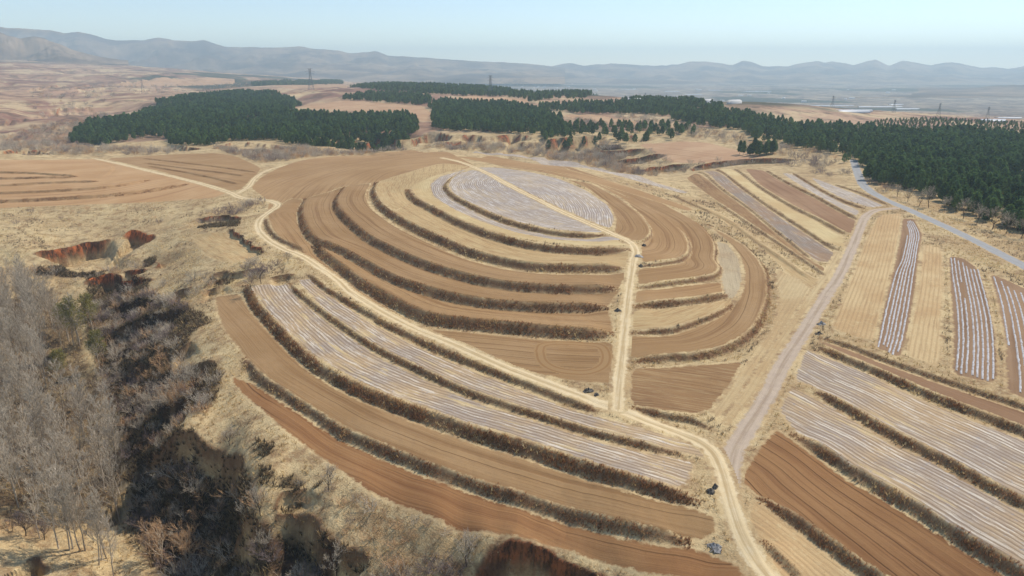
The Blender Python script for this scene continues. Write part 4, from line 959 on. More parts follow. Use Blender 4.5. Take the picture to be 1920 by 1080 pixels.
POPLAR = [kind_poplar(11), kind_poplar(12), kind_poplar(13), kind_poplar(14)]
ROUND_G = [kind_round(21), kind_round(22), kind_round(23)]
ROUND_B = [kind_round(31, 9, 'bark_pale', 'twig_brown', .2, (7, 6, 5)), kind_round(32, 9, 'bark_pale', 'twig_brown', .2, (7, 6, 5))]
DARKT = [kind_round(41, 6, 'bark_dark', 'twig_violet', .25, (6, 6, 4)), kind_round(42, 6, 'bark_dark', 'twig_violet', .25)]
WILLOW = [kind_poplar(51, 11, 2), kind_poplar(52, 11, 2)]
SHRUB = [kind_shrub(61), kind_shrub(62, 2.4, 'twig_violet'), kind_shrub(63, 2.4, 'twig_brown'), kind_shrub(64)]
PINE = [kind_pine(71), kind_pine(72, 8.5, 2.3), kind_pine(73, 9.5, 1.9, True)]
PINE_SLIM = [kind_pine(75, 8, 1.5, True, 90), kind_pine(76, 8, 1.4, True, 90)]
PINE_LOW = [join_parts('pine_tree', kind_pine(80 + i, 9, 2.1 + .15 * i, i == 3, 60)) for i in range(4)]

def tree(name, parts, X, Y, s, label, cat='tree', group=None, rz=None, sink=.15):
    r = empty(name, (float(X), float(Y), float(zt(X, Y)) - sink), rng.random() * 6.28 if rz is None else rz, float(s)); tag(r, label, cat, group)
    for nm, me in parts: obj(nm, me, r)
    return r
def shrub(me, X, Y, s, label, group):
    o = obj('bare_shrub', me); o.location = (float(X), float(Y), float(zt(X, Y)) - .08); o.rotation_euler = (0, 0, rng.random() * 6.28)
    o.scale = (float(s * (.9 + .4 * rng.random())), float(s * (.9 + .4 * rng.random())), float(s)); return tag(o, label, 'shrub', group)
def fill(px, spacing, jitter=.45):
    P = ground(px); x0, y0 = P.min(0); x1, y1 = P.max(0)
    X, Y = np.meshgrid(np.arange(x0, x1, spacing), np.arange(y0, y1, spacing)); X = X.ravel() + rng.normal(0, spacing * jitter, X.size); Y = Y.ravel() + rng.normal(0, spacing * jitter, Y.size)
    k = inside(X, Y, P); return X[k], Y[k]
def pix(X, Y, Zv):
    dx, dy, dz = X, Y, Zv - HC; depth = dy * CP - dz * SP; return 960 + FPX * dx / depth, 540 - FPX * (dy * SP + dz * CP) / depth

# instances for woods that nobody could count
def template_collection(name, meshes):
    c = bpy.data.collections.new(name)
    for i, me in enumerate(meshes): c.objects.link(bpy.data.objects.new('%s_kind' % name, me))
    return c
def gn_instances(coll):
    g = bpy.data.node_groups.new('planted', 'GeometryNodeTree')
    g.interface.new_socket('Geometry', in_out='INPUT', socket_type='NodeSocketGeometry'); g.interface.new_socket('Geometry', in_out='OUTPUT', socket_type='NodeSocketGeometry')
    N = g.nodes.new; a, o = N('NodeGroupInput'), N('NodeGroupOutput'); ip = N('GeometryNodeInstanceOnPoints'); ci = N('GeometryNodeCollectionInfo')
    ci.inputs['Collection'].default_value = coll; ci.inputs['Separate Children'].default_value = True; ci.inputs['Reset Children'].default_value = True
    ip.inputs['Pick Instance'].default_value = True
    ix = N('GeometryNodeInputNamedAttribute'); ix.data_type = 'INT'; ix.inputs[0].default_value = 'pick'
    sc = N('GeometryNodeInputNamedAttribute'); sc.data_type = 'FLOAT'; sc.inputs[0].default_value = 'size'
    rz = N('GeometryNodeInputNamedAttribute'); rz.data_type = 'FLOAT'; rz.inputs[0].default_value = 'turn'
    cx = N('ShaderNodeCombineXYZ'); L = g.links.new
    L(a.outputs[0], ip.inputs['Points']); L(ci.outputs[0], ip.inputs['Instance']); L(ix.outputs[0], ip.inputs['Instance Index'])
    L(sc.outputs[0], ip.inputs['Scale']); L(rz.outputs[0], cx.inputs[2]); L(cx.outputs[0], ip.inputs['Rotation']); L(ip.outputs[0], o.inputs[0]); return g
def planted(name, label, cat, gn, npick, X, Y, s):
    me = bpy.data.meshes.new(name); n = len(X); me.vertices.add(n)
    me.vertices.foreach_set('co', np.column_stack([X, Y, zt(X, Y) - .2]).astype(np.float32).ravel())
    a = me.attributes.new('pick', 'INT', 'POINT'); a.data.foreach_set('value', rng.integers(0, npick, n).astype(np.int32))
    a = me.attributes.new('size', 'FLOAT', 'POINT'); a.data.foreach_set('value', np.asarray(s, np.float32))
    a = me.attributes.new('turn', 'FLOAT', 'POINT'); a.data.foreach_set('value', (rng.random(n) * 6.28).astype(np.float32))
    o = obj(name, me); md = o.modifiers.new('planted', 'NODES'); md.node_group = gn; return tag(o, label, cat, None, 'stuff')

GN_PINE = gn_instances(template_collection('pine', PINE_LOW)); GN_SHRUB = gn_instances(template_collection('shrub', SHRUB))
WOODS = [
 ('pine_wood', 'dense dark pine wood on the left beyond the gully, round the pinkish field', [(138,266),(150,244),(240,212),(330,190),(470,176),(560,182),(548,195),(520,208),(560,216),(640,217),(720,217),(775,220),(786,252),(760,270),(690,262),(640,271),(575,276),(520,266),(470,260),(400,272),(335,274),(320,266),(330,256),(280,254),(220,262),(170,274)], 4.2),
 ('pine_wood', 'far low pine wood along the skyline of the ridge, behind the clearings', [(660,166),(760,163),(860,163),(960,170),(1000,177),(1060,176),(1118,177),(1100,184),(1050,186),(1005,193),(960,188),(900,182),(840,176),(780,176),(690,170)], 7.5),
 ('pine_wood', 'small pine wood just above the pinkish enclosed field', [(640,184),(700,176),(790,179),(812,189),(800,196),(740,196),(680,194),(645,188)], 6),
 ('pine_wood', 'pine wood over the red gullies in the middle distance', [(808,200),(830,192),(900,196),(960,199),(1010,214),(1055,229),(1062,246),(1068,264),(1040,264),(1000,254),(960,254),(920,249),(870,249),(830,244),(814,238)], 4.2),
 ('pine_wood', 'long band of pines crossing the ridge toward the right', [(1000,204),(1080,200),(1150,198),(1200,186),(1280,190),(1350,209),(1430,227),(1500,238),(1570,242),(1640,247),(1700,256),(1690,266),(1600,292),(1560,290),(1500,280),(1440,265),(1380,250),(1300,235),(1250,220),(1180,214),(1100,214)], 4.6),
 ('pine_wood', 'broad dark pine wood on the right beyond the paved road', [(1590,294),(1620,272),(1700,258),(1800,252),(1920,262),(2080,268),(2110,480),(2000,460),(1920,436),(1880,425),(1830,410),(1780,390),(1740,376),(1700,360),(1660,350),(1630,328)], 3.9),
]
px_, py_, pw_ = [], [], []
for i, (nm, lb, poly, sp) in enumerate(WOODS):
    X, Y = fill(poly, sp, .3)
    k = (rng.random(len(X)) < (.93 if i != 4 else .8)) & (fbm(X / 30 + i, Y / 45, 3) < .52)
    X, Y = X[k], Y[k]; X, Y = X + 16 * fbm(X / 28, Y / 28 + 9, 3), Y + 22 * fbm(X / 28 + 30, Y / 28, 3); k = owner_at(X, Y) < 0; X, Y = X[k], Y[k]; px_.append(X); py_.append(Y); pw_.append(np.full(len(X), i))
PX, PY, PW = np.concatenate(px_), np.concatenate(py_), np.concatenate(pw_)
PS = .58 + .50 * rng.random(len(PX)) ** 1.1
U_, V_ = pix(PX, PY, zt(PX, PY) + 4)
near = np.where((U_ > -10) & (U_ < 1930), PY, 1e9)
order = np.argsort(near)[:285]; single = np.zeros(len(PX), bool); single[order] = True
print('pines', len(PX), 'nearest', PY[order].min(), PY[order].max())
for i in order:
    tree('pine_tree', PINE[int(rng.integers(0, 3))], PX[i], PY[i], PS[i] * .98, 'dark green pine at the near side of the wood along the paved road', 'pine tree', 'pines nearest the paved road')
for i, (nm, lb, poly, sp) in enumerate(WOODS):
    k = (PW == i) & ~single; planted(nm, lb, 'woodland', GN_PINE, 4, PX[k], PY[k], PS[k])
X, Y = fill([(1345,272),(1380,266),(1460,289),(1440,296),(1390,292),(1350,282)], 5.0, .3)
for x, y in zip(X[:15], Y[:15]): tree('pine_tree', PINE[int(rng.integers(0, 3))], x, y, .95 + .2 * rng.random(), 'dark pine in the isolated clump at the end of the pinkish spur field', 'pine tree', 'isolated pine clump')
# thin pines over the gully and the young plantation behind the right wood
X, Y = fill([(1060,240),(1160,236),(1300,240),(1310,254),(1240,268),(1160,268),(1070,262)], 9, .4); k = rng.random(len(X)) < .7
planted('pine_wood', 'thin open stand of slim pines right of the red gullies', 'woodland', GN_PINE, 4, X[k], Y[k], .75 + .25 * rng.random(k.sum()))
X, Y = fill([(1610,236),(1660,226),(1760,224),(1920,232),(2050,240),(2050,262),(1920,258),(1800,250),(1700,252),(1640,244)], 8, .12)
planted('young_plantation', 'pale olive young plantation in rows behind the right pine wood', 'woodland', GN_PINE, 4, X, Y, .32 + .1 * rng.random(len(X)))
X, Y = fill([(470,158),(640,154),(645,158),(560,160),(480,162)], 9); planted('pine_wood', 'narrow dark tree belt beyond the left wood', 'woodland', GN_PINE, 4, X, Y, .9 + .2 * rng.random(len(X)))

# ------------------------------------------------------------ single trees
def at(u, v):
    d = ray(u, v); X = d[0] * _ts / d[1]; z = HC + d[2] * _ts / d[1]; neg = np.where(z < zt(X, _ts))[0]; i = neg[0] if len(neg) else len(_ts) - 1
    return X[i], _ts[i]
front = [(110,1030,15.5),(131,1033,17),(137,1030,16),(152,1036,15),(161,1036,16.5),(186,1060,13),(192,1052,14.5),(201,1050,13.5),(214,1085,12),(75,1012,12)]
ORD = ['first', 'second', 'third', 'fourth', 'fifth', 'sixth', 'seventh', 'eighth', 'ninth', 'tenth', 'eleventh', 'twelfth']
for n_, (u, v, h) in enumerate(sorted(front)):
    x, y = at(u, v); tree('poplar_tree', POPLAR[int(rng.integers(0, 4))], x, y, h / 16, 'tall bare poplar, %s from the left of those standing on the sandy ravine floor' % ORD[n_], 'poplar', 'poplars on the sandy ravine floor')
X, Y = fill([(-60,600),(20,540),(80,560),(160,650),(195,740),(235,860),(228,960),(180,1000),(60,990),(-60,960)], 3.6, .35)
u_, v_ = pix(X, Y, zt(X, Y)); k = ~((u_ > 90) & (u_ < 260) & (v_ > 655) & (v_ < 790)); X, Y = X[k], Y[k]; o_ = rng.permutation(len(X))[:150]
print('poplars', len(o_))
for i in o_: tree('poplar_tree', POPLAR[int(rng.integers(0, 4))], X[i], Y[i], (12 + 5 * rng.random()) / 16, 'grey bare poplar in the crowded ravine wood at the left edge', 'poplar', 'poplars filling the ravine')
for u, v, s_, lb in [(303,1056,1.1,'big round bare tree with brown twigs at the bottom left, left of two'), (352,1070,.95,'big round bare tree with brown twigs at the bottom left, right of two')]:
    x, y = at(u, v); tree('bare_tree', ROUND_B[int(u) % 2], x, y, s_, lb)
for u, v, s_, lb in [(150,650,1.0,'yellow-green willow coming into leaf in the ravine wood, tallest of the clump'), (128,640,.8,'yellow-green willow on the left of the ravine clump'), (175,625,.85,'yellow-green willow on the right of the ravine clump'), (187,690,.75,'narrow green willow at the foot of the ravine slope'), (118,720,.7,'small yellow-green tree low in the ravine wood')]:
    x, y = at(u, v); tree('willow_tree', WILLOW[int(u) % 2], x, y, s_ * 1.2, lb, 'willow')
for u, v, s_, lb in [(490,532,1.05,'dark bare tree beside the upper end of the striped film fields'), (472,545,.7,'smaller dark bare tree left of the one above the film fields'), (432,403,.85,'dark bare tree beside the bend of the pale track'), (345,596,.7,'thin dark tree on the grassy shelf edge above the ravine'), (312,648,.65,'small dark tree on the ravine slope below the shelf'), (48,1005,.95,'violet-grey spreading tree at the lower left edge'), (84,1015,.7,'violet-grey tree right of the spreading one at the lower left')]:
    x, y = at(u, v); tree('bare_tree', DARKT[int(u) % 2], x, y, s_, lb)
for u, v, s_, lb in [(617,920,.62,'pale grey bare tree alone on the grass below the red-brown field'), (488,968,.75,'pale grey bare tree on the dark ravine edge'), (875,1064,.75,'thin grey tree at the bottom edge beside the cut bank'), (368,742,.85,'pale grey tree on the shadowed ravine slope'), (300,790,.8,'grey tree in the shadowed hollow of the ravine'), (430,838,.6,'low grey tree above the dark hollow'), (632,1085,.8,'grey tree at the bottom edge below the tussock slope'), (540,492,.5,'small grey tree beside the pale track'), (245,640,.6,'small grey tree among the stepped scarps'), (290,660,.6,'small grey tree below the stepped scarps')]:
    x, y = at(u, v); tree('bare_tree', ROUND_G[int(u) % 3], x, y, s_, lb)
road_trees = [(1702,379,.75),(1723,387,.8),(1741,390,1.05),(1770,396,.7),(1806,411,.9),(1831,420,.85),(1860,431,.98),(1886,440,.85),(1914,448,.9),(1950,462,.9),(1682,370,.6)]
for n_, (u, v, s_) in enumerate(sorted(road_trees)):
    x, y = at(u, v); tree('bare_tree', ROUND_G[int(u) % 3], x, y, s_ * 1.2, 'round grey bare tree before the pines, %s along the paved road from its bend' % ORD[n_], 'tree', 'bare trees along the paved road')

# ------------------------------------------------------------ bare shrubs
nsh = 0
def shrubs(poly, n, s0, s1, label, kinds=(0, 1, 2, 3), far=False):
    global nsh
    g = ground(poly); x0, y0 = g.min(0); x1, y1 = g.max(0); c = 0; t_ = 0
    while c < n and t_ < n * 60:
        t_ += 1; x = x0 + (x1 - x0) * rng.random(); y = y0 + (y1 - y0) * rng.random()
        if not inside(np.array([x]), np.array([y]), g)[0] or owner_at(np.array([x]), np.array([y]))[0] >= 0: continue
        shrub(SHRUB[kinds[int(rng.integers(0, len(kinds)))]], x, y, s0 + (s1 - s0) * rng.random() ** 1.5, label, label); c += 1; nsh += 1
shrubs([(190,560),(300,530),(400,510),(400,560),(340,640),(300,660),(220,650)], 26, .6, 1.3, 'grey leafless shrub among the stepped scarps of the ravine')
shrubs([(230,680),(400,680),(420,740),(360,820),(260,850),(230,780)], 40, .7, 1.5, 'grey leafless shrub on the shadowed ravine slope')
shrubs([(240,860),(440,870),(520,960),(600,1010),(700,1060),(560,1090),(400,1090),(260,1000)], 46, .6, 1.4, 'grey leafless shrub in the dark hollow at the bottom left')
shrubs([(540,880),(640,930),(760,970),(900,1010),(950,1040),(860,1060),(700,1020),(580,970)], 18, .4, .8, 'low leafless bush in the tussock grass below the red-brown field')
shrubs([(720,1065),(900,1062),(930,1090),(720,1090)], 14, .7, 1.2, 'grey leafless shrub at the bottom edge beside the cut bank')
shrubs([(360,400),(440,385),(500,372),(495,392),(440,412),(370,418)], 26, .7, 1.3, 'violet-grey shrub in the thicket at the bend of the pale track', (1, 1, 0))
shrubs([(0,395),(200,388),(340,385),(330,430),(200,425),(0,450)], 16, .4, .9, 'small dark shrub dotted over the left scrub slope', (1, 2))
shrubs([(60,505),(200,498),(280,490),(290,505),(200,525),(60,530)], 16, .7, 1.2, 'grey shrub at the foot of the red cliff')
shrubs([(440,480),(520,490),(560,500),(550,515),(500,530),(450,520)], 14, .6, 1.2, 'violet-grey shrub round the dark trees by the film fields', (1, 1, 0))
shrubs([(1430,300),(1500,297),(1590,303),(1604,330),(1550,332),(1480,318)], 40, .9, 1.7, 'violet-grey shrub in the thicket before the paved road comes out', (1, 0, 1))
shrubs([(1620,330),(1660,352),(1700,366),(1690,376),(1650,364),(1622,345)], 9, .8, 1.4, 'grey shrub between the paved road and the pine wood')
print('shrubs', nsh)
_bx, _by = [], []
for _b in BR:
    X, Y = fill(_b, .62, .5); k = (owner_at(X, Y) < 0) & (fbm(X / 3, Y / 3 + 11, 3) > -.55); _bx.append(X[k]); _by.append(Y[k])
X, Y = np.concatenate(_bx), np.concatenate(_by); X, Y = X + .8 * fbm(X / 2, Y / 2, 2), Y + .8 * fbm(X / 2 + 5, Y / 2, 2); print('thorn', len(X))
brush_object('shade_thorn_thicket', 'thorn thicket coloured almost black to stand for shade in the hollows along the ravine edge', np.column_stack([X, Y, zt(X, Y)]), .5 + .75 * rng.random(len(X)), 7, M['thorn'], rng.random(len(X)), 'thicket', spread=.9, width=.12)
# dead bramble choking the ravine, its dark tone partly painted shade
X, Y = fill([(150,560),(230,540),(330,560),(400,600),(340,660),(310,690),(420,700),(400,760),(330,800),(290,840),(380,850),(450,900),(480,980),(520,1030),(640,1060),(680,1100),(380,1120),(230,1000),(235,880),(190,720)], .8, .5)
k = (owner_at(X, Y) < 0) & (fbm(X / 7, Y / 7 + 50, 3) > -.42); X, Y = X[k], Y[k]; print('bramble', len(X))
brush_object('shade_bramble', 'dead bramble and scrub, coloured dark to stand for shade on the ravine slope', np.column_stack([X, Y, zt(X, Y)]), .5 + .8 * rng.random(len(X)), 7, M['bramble'], rng.random(len(X)), 'scrub', spread=1.0, width=.10)
X, Y = fill([(-80,560),(100,540),(190,720),(235,880),(225,980),(60,1000),(-80,1000)], 1.15, .5)
k = (owner_at(X, Y) < 0); X, Y = X[k], Y[k]
brush_object('undergrowth', 'brown undergrowth and saplings beneath the ravine poplars', np.column_stack([X, Y, zt(X, Y)]), .6 + 1.3 * rng.random(len(X)) ** 2, 7, M['weed'], rng.random(len(X)), 'scrub', spread=.7, width=.06)
def thicket(label, poly, sp, s0, s1, keep=.8):
    X, Y = fill(poly, sp, .45); k = (rng.random(len(X)) < keep) & (owner_at(X, Y) < 0); X, Y = X[k], Y[k]
    planted('bare_thicket', label, 'thicket', GN_SHRUB, 4, X, Y, s0 + (s1 - s0) * rng.random(len(X)) ** 1.5)
thicket('tangled grey thicket filling the shaded ravine', [(170,570),(240,545),(330,570),(330,650),(300,690),(400,720),(380,800),(300,840),(380,860),(450,930),(520,1000),(600,1050),(680,1090),(420,1120),(240,1010),(235,880),(190,720)], 2.3, .5, 1.3, .75)
thicket('grey leafless thicket in the valley left of the pine wood', [(0,262),(60,240),(140,228),(220,205),(150,245),(135,270),(180,278),(330,278),(320,290),(100,290),(0,284)], 5.5, 1.0, 2.2)
thicket('grey thicket along the gully behind the left fields', [(400,276),(470,284),(545,276),(620,284),(760,280),(770,288),(620,292),(540,302),(490,306),(440,292)], 3.6, .9, 1.8)
thicket('dense grey thicket in the gully behind the hill', [(790,276),(850,270),(1000,272),(1130,270),(1180,282),(1160,310),(1250,330),(1100,312),(980,284),(850,282)], 3.8, 1.0, 2.2)
thicket('violet thicket among the pale eroded terraces', [(1110,292),(1220,280),(1290,305),(1430,300),(1300,322),(1200,326)], 6, .7, 1.5, .6)
thicket('grey brush between the two right-hand woods', [(1050,226),(1180,218),(1300,240),(1440,268),(1560,294),(1600,300),(1480,296),(1330,262),(1200,246)], 6, 1.0, 2.0, .7)
thicket('scattered far trees on the left slopes', [(60,165),(300,150),(480,158),(430,168),(250,178),(100,225),(60,200)], 26, 1.4, 3.0, .6)

# ------------------------------------------------------------ mountains on the horizon
def m_mountain():
    T = NT('bare_mountain'); p = T.pos()
    n1 = T.noise(p, .0016, 6, .65); n2 = T.noise(p, .008, 5, .7)
    col = T.mix(T.step(n1, .38, .62), C(84, 68, 58), C(158, 132, 104)); col = T.mix(T.math('MULTIPLY', T.step(n2, .48, .68), .7), col, C(46, 42, 38)); return T.out(col)
M['mountain'] = m_mountain()
def ridge(name, label, prof, dist, depth, foot, seed, rows_=44, ncol=420):
    pr = np.array(prof, float); u = np.linspace(pr[0, 0], pr[-1, 0], ncol); v = np.interp(u, pr[:, 0], pr[:, 1])
    d = ray(u, v); kk = dist / d[:, 1]; X0 = d[:, 0] * kk; zc = HC + d[:, 2] * kk
    t = np.linspace(-1, .7, rows_)[:, None]
    Y = dist + t * depth * (1 + .0 * X0[None]); X = X0[None] * Y / dist
    rel = np.abs(t)
    sp = np.abs(fbm(X / (depth * .22) + seed, Y / (depth * .34), 5)) * 2
    body = np.clip(1 - rel ** .85, 0, 1)
    crest = fbm(X0 / 70 + seed, X0 * 0 + seed, 4) * 8
    cut_ = 1 - .8 * np.clip(sp, 0, 1) * np.clip(rel * 3.2, 0, 1)
    Zr = foot + (zc + crest - foot)[None] * body * cut_
    Zr[0] -= 25; Zr[-1] -= 25
    I = np.arange(rows_ * ncol).reshape(rows_, ncol); F = np.stack([I[:-1, :-1], I[:-1, 1:], I[1:, 1:], I[1:, :-1]], -1).reshape(-1, 4)
    o = obj(name, np_mesh(name, np.stack([X, Y, Zr], -1).reshape(-1, 3), F, M['mountain'], True)); return tag(o, label, 'mountains', None, 'structure')
ridge('mountains', 'blue hazy mountain range along the right horizon', [(880,128),(960,124),(1033,123),(1063,117),(1077,118),(1093,122),(1150,118),(1187,120),(1227,123),(1273,120),(1293,115),(1323,115),(1347,117),(1373,121),(1393,113),(1410,115),(1430,123),(1453,124),(1480,123),(1507,117),(1533,113),(1547,117),(1560,113),(1580,116),(1600,121),(1627,113),(1643,111),(1657,118),(1667,122),(1693,113),(1723,117),(1747,122),(1773,116),(1800,117),(1820,123),(1840,127),(1860,125),(1890,128),(1920,123),(2000,122),(2080,119),(2200,124),(2400,128)], 8200, 2600, -75, 3.1)
ridge('hills', 'low violet hill before the mountains at the right edge', [(1560,206),(1640,192),(1680,180),(1740,166),(1793,169),(1847,162),(1913,158),(2000,152),(2100,160),(2300,190)], 4000, 900, -64, 7.7, 36, 240)
ridge('mountains', 'long hazy mountain range falling from the left edge to the middle', [(-300,40),(-100,52),(0,49),(50,52),(93,55),(120,60),(147,57),(167,62),(200,70),(217,73),(250,72),(273,73),(297,68),(320,72),(360,76),(383,74),(400,80),(427,87),(467,87),(517,88),(560,85),(593,90),(633,93),(660,99),(690,97),(703,95),(713,97),(727,103),(780,106),(840,110),(890,114),(940,116),(1007,120),(1060,127)], 7200, 2400, -20, 11.3)
ridge('hills', 'darker purple hill in front of the range at the left edge', [(-300,50),(-120,62),(0,57),(20,63),(40,68),(63,65),(83,70),(110,80),(137,92),(180,103),(240,112)], 4200, 900, 60, 5.2, 36, 240)

# ------------------------------------------------------------ power pylons, far sheds
T = NT('galvanised_steel'); T.b.inputs['Metallic'].default_value = .6; T.b.inputs['Roughness'].default_value = .5; M['steel'] = T.out(C(120, 124, 130))
def pylon_mesh(H=34):
    A = Wood(); w0, w1 = H * .13, H * .035
    def corner(k, t): w = w0 + (w1 - w0) * min(t / .72, 1); sx, sy = [(-1, -1), (1, -1), (1, 1), (-1, 1)][k]; return np.array([sx * w, sy * w, H * t])
    lv = [0, .16, .31, .44, .55, .65, .74, .82, .9, 1.0]
    for k in range(4):
        for a, b in zip(lv[:-1], lv[1:]):
            A.seg(corner(k, a), corner(k, b), .22, .2)
            A.seg(corner(k, a), corner((k + 1) % 4, b), .12, .12); A.seg(corner((k + 1) % 4, a), corner(k, b), .12, .12)
    arms = Wood()
    for t, w in ((.74, .2), (.86, .24), (.98, .16)):
        for s_ in (-1, 1):
            tip = np.array([s_ * H * w, 0, H * t]); 
            for k in ((0, 3) if s_ < 0 else (1, 2)): arms.seg(corner(k, t), tip, .16, .1); arms.seg(corner(k, min(t + .06, 1)), tip, .14, .1)
            arms.seg(tip, tip - np.array([0, 0, H * .045]), .1, .1)
    return A.mesh('mast', M['steel']), arms.mesh('cross_arms', M['steel'])
PYLON = list(zip(('mast', 'cross_arms'), pylon_mesh()))
def pylon(u, v, Yd, hpx, label):
    X = (u - 960) / FPX * (Yd * CP + HC * SP) ; zg = float(zt(X, Yd)); h = hpx / FPX * (Yd * CP)
    tree('power_pylon', PYLON, X, Yd, h / 34, label, 'pylon', 'power pylons', .5)
pylon(585, 150, 1500, 38, 'steel lattice pylon left of centre, rising above the far woods'); pylon(920, 158, 1250, 34, 'steel lattice pylon near the middle of the skyline ridge')
pylon(270, 140, 1500, 26, 'faint lattice pylon on the far left slopes'); pylon(1210, 175, 1600, 17, 'small faint lattice pylon right of the middle')
for u, v, Yd, h, lb in [(1560,205,1100,22,'leftmost of the four thin pylons over the young plantation'), (1675,218,1000,24,'second from the left of the four thin pylons over the young plantation'), (1760,222,960,24,'third from the left of the four thin pylons over the young plantation'), (1852,227,940,24,'rightmost of the four thin pylons over the young plantation')]: pylon(u, v, Yd, h, lb)
T = NT('greenhouse_film'); T.b.inputs['Roughness'].default_value = .35; M['ghouse'] = T.out(C(196, 196, 196))
T = NT('shed_wall'); M['shed'] = T.out(C(214, 210, 204))
def tunnel_mesh(L=1.0, w=1.0, h=1.0):
    V = []; m = 9
    for x in (-.5, .5):
        for i in range(m): a = math.pi * i / (m - 1); V.append((x * L, -math.cos(a) * w / 2, math.sin(a) * h))
    F = np.array([(i, i + 1, m + i + 1, m + i) for i in range(m - 1)]); fan = np.array([(0, i, i + 1) for i in range(1, m - 1)] + [(m, m + i + 1, m + i) for i in range(1, m - 1)])
    return np_mesh('cover', np.array(V), [F, fan], M['ghouse'])
TUN = tunnel_mesh()
def gh(u, v, lenpx, label, group):
    x, y = at(u, v); L = lenpx / FPX * y
    for r_ in range(2):
        o = obj('greenhouse', TUN); yy = y + r_ * 26; o.location = (x * yy / y, yy, float(zt(x * yy / y, yy)) - .3); o.scale = (L * (.55 + .35 * rng.random()), 8, 2.6); o.rotation_euler = (0, 0, .03); tag(o, '%s greenhouse tunnel %s' % ('near' if r_ == 0 else 'farther', label), 'greenhouse', group)
for i, (u, v, w) in enumerate([(1560,199,100),(1650,201,110),(1700,205,60),(1600,211,80),(1680,197,30),(1420,172,60),(1340,170,30),(1300,178,40),(1890,222,60),(1860,228,60),(1180,168,40),(1260,172,40),(390,118,70),(430,120,40)]):
    gh(u, v, w, ['beyond the bare hill, left end', 'beyond the bare hill, middle', 'beyond the bare hill, right end', 'nearest behind the bare hill', 'small and alone on the plain left of the second thin pylon', 'far out below the right mountains', 'small and faint below the right mountains', 'behind the long pine band', 'at the right edge, upper', 'at the right edge, lower', 'faint beyond the middle woods', 'faint right of the middle woods', 'on the far left slopes, left', 'on the far left slopes, right'][i], 'greenhouses on the far plain')
def shed_mesh():
    V = np.array([(-.5,-.5,0),(.5,-.5,0),(.5,.5,0),(-.5,.5,0),(-.5,-.5,.7),(.5,-.5,.7),(.5,.5,.7),(-.5,.5,.7),(-.5,0,1),(.5,0,1)], float)
    return np_mesh('shed', V, [np.array([(0,1,5,4),(2,3,7,6),(4,5,9,8),(6,7,8,9)]), np.array([(1,2,6),(1,6,5),(5,6,9),(3,0,4),(3,4,7),(7,4,8)])], M['shed'])
SHED = shed_mesh()
for i in range(70):
    u = rng.normal(985, 45) if i < 48 else rng.uniform(1100, 1700); v = rng.uniform(152, 166) if i < 48 else rng.uniform(165, 195)
    x, y = at(u, v); o = obj('village_house', SHED); o.location = (x, y, float(zt(x, y)) - .3); o.scale = (rng.uniform(9, 22), rng.uniform(7, 10), rng.uniform(4, 7)); o.rotation_euler = (0, 0, rng.normal(0, .3))
    tag(o, 'tiny pale house in the hazy village behind the pylon' if i < 48 else 'tiny pale building scattered on the hazy plain', 'house', 'houses of the far village' if i < 48 else 'buildings on the far plain')

# ------------------------------------------------------------ heaps and litter by the tracks
T = NT('black_film_heap'); T.b.inputs['Roughness'].default_value = .8; M['heap_dark'] = T.out(T.mix(T.step(T.noise(T.pos(), 3, 4), .4, .65), C(58, 55, 52), C(124, 116, 106)))
T = NT('grey_film_heap'); T.b.inputs['Roughness'].default_value = .4; M['heap_grey'] = T.out(T.mix(T.step(T.noise(T.pos(), 3, 4), .4, .65), C(168, 164, 160), C(96, 92, 88)))
def heap(u, v, L, w, h, mat, label, name='film_heap', rz=0.0):
    x, y = at(u, v); n, m = 14, 26; V = []
    for i in range(n):
        r = i / (n - 1)
        for j in range(m):
            a = 2 * math.pi * j / m; rr_ = r * (1 + .25 * math.sin(3 * a + u) + .15 * math.sin(7 * a)); V.append((rr_ * math.cos(a) * L / 2, rr_ * math.sin(a) * w / 2, 0))
    V = np.array(V); q = np.sqrt((V[:, 0] / L * 2) ** 2 + (V[:, 1] / w * 2) ** 2)
    V[:, 2] = h * np.clip(1 - q ** 1.4, -.1, 1) * (.55 + 1.1 * np.abs(fbm(V[:, 0] * 1.4 + u, V[:, 1] * 1.4, 3))) - .05
    I = np.arange(n * m).reshape(n, m); F = np.stack([I[:-1], np.roll(I[:-1], -1, 1), np.roll(I[1:], -1, 1), I[1:]], -1).reshape(-1, 4)[:, ::-1]
    o = obj(name, np_mesh(name, V, F, mat)); o.location = (float(x), float(y), float(zt(x, y))); o.rotation_euler = (0, 0, rz); return tag(o, label, 'heap')
heap(1103, 735, 2.4, 1.7, .8, M['heap_dark'], 'dark bluish heap of old film on the grass left of the track junction', rz=.3)
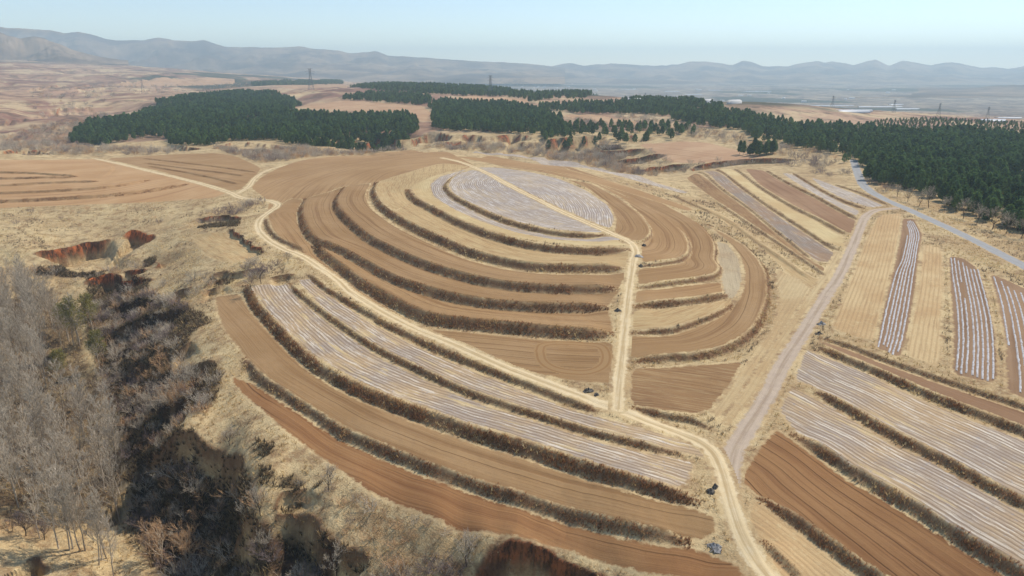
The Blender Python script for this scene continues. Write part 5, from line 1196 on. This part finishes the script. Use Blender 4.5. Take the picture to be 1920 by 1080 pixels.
heap(1118, 740, 1.5, 1.1, .6, M['heap_dark'], 'smaller dark heap right beside the one at the track junction', rz=1.3)
heap(1332, 922, 1.6, 1.4, .9, M['heap_dark'], 'dark tangled heap at the roadside beside the end of the thick brush bank')
heap(1341, 914, 1.4, .9, .9, M['heap_dark'], 'narrow dark heap leaning by the roadside heap', rz=.8)
heap(1338, 1027, 2.6, 1.2, .6, M['heap_grey'], 'bluish grey film heap near the bottom beside the road', rz=-.3)
heap(1345, 1031, 2.0, 1.0, .5, M['heap_grey'], 'flat end of torn grey film beside the bottom heap', rz=.4)
heap(1207, 462, 1.6, 1.4, 1.2, M['heap_dark'], 'dark heap at the bend near the top of the hill track')
heap(1197, 482, 2.6, 2.0, .9, M['heap_grey'], 'grey film heap on the verge of the hill track')
heap(1201, 500, 1.6, 1.6, .9, M['heap_dark'], 'dark heap at the end of the second terrace beside the hill track')
heap(1158, 583, 2.0, 1.4, .7, M['heap_dark'], 'dark heap left of the hill track at the end of the second bank')
heap(1535, 626, 2.0, 1.2, .6, M['heap_dark'], 'dark heap beside the dirt road at the corner of the stubble field')
heap(1540, 608, 2.4, 1.6, .8, M['heap_grey'], 'grey heap of stalks beside the dirt road above the dark one')

# ------------------------------------------------------------ air
def haze():
    m = bpy.data.materials.new('haze_air'); m.use_nodes = True; t = m.node_tree; t.nodes.clear(); o = t.nodes.new('ShaderNodeOutputMaterial'); v = t.nodes.new('ShaderNodeVolumePrincipled')
    v.inputs['Color'].default_value = (.69, .89, 1.0, 1); v.inputs['Density'].default_value = HAZE_DENSITY; v.inputs['Anisotropy'].default_value = .2
    t.links.new(v.outputs[0], o.inputs['Volume'])
    x, y0, y1, z0, z1 = 12500, -300, 11500, -175, 345
    V = [(a, b, c) for c in (z0, z1) for b in (y0, y1) for a in (-x, x)]
    F = np.array([(0, 2, 3, 1), (4, 5, 7, 6), (0, 1, 5, 4), (2, 6, 7, 3), (0, 4, 6, 2), (1, 3, 7, 5)])
    o = obj('haze', np_mesh('haze', V, F, m)); o['kind'] = 'stuff'
haze()
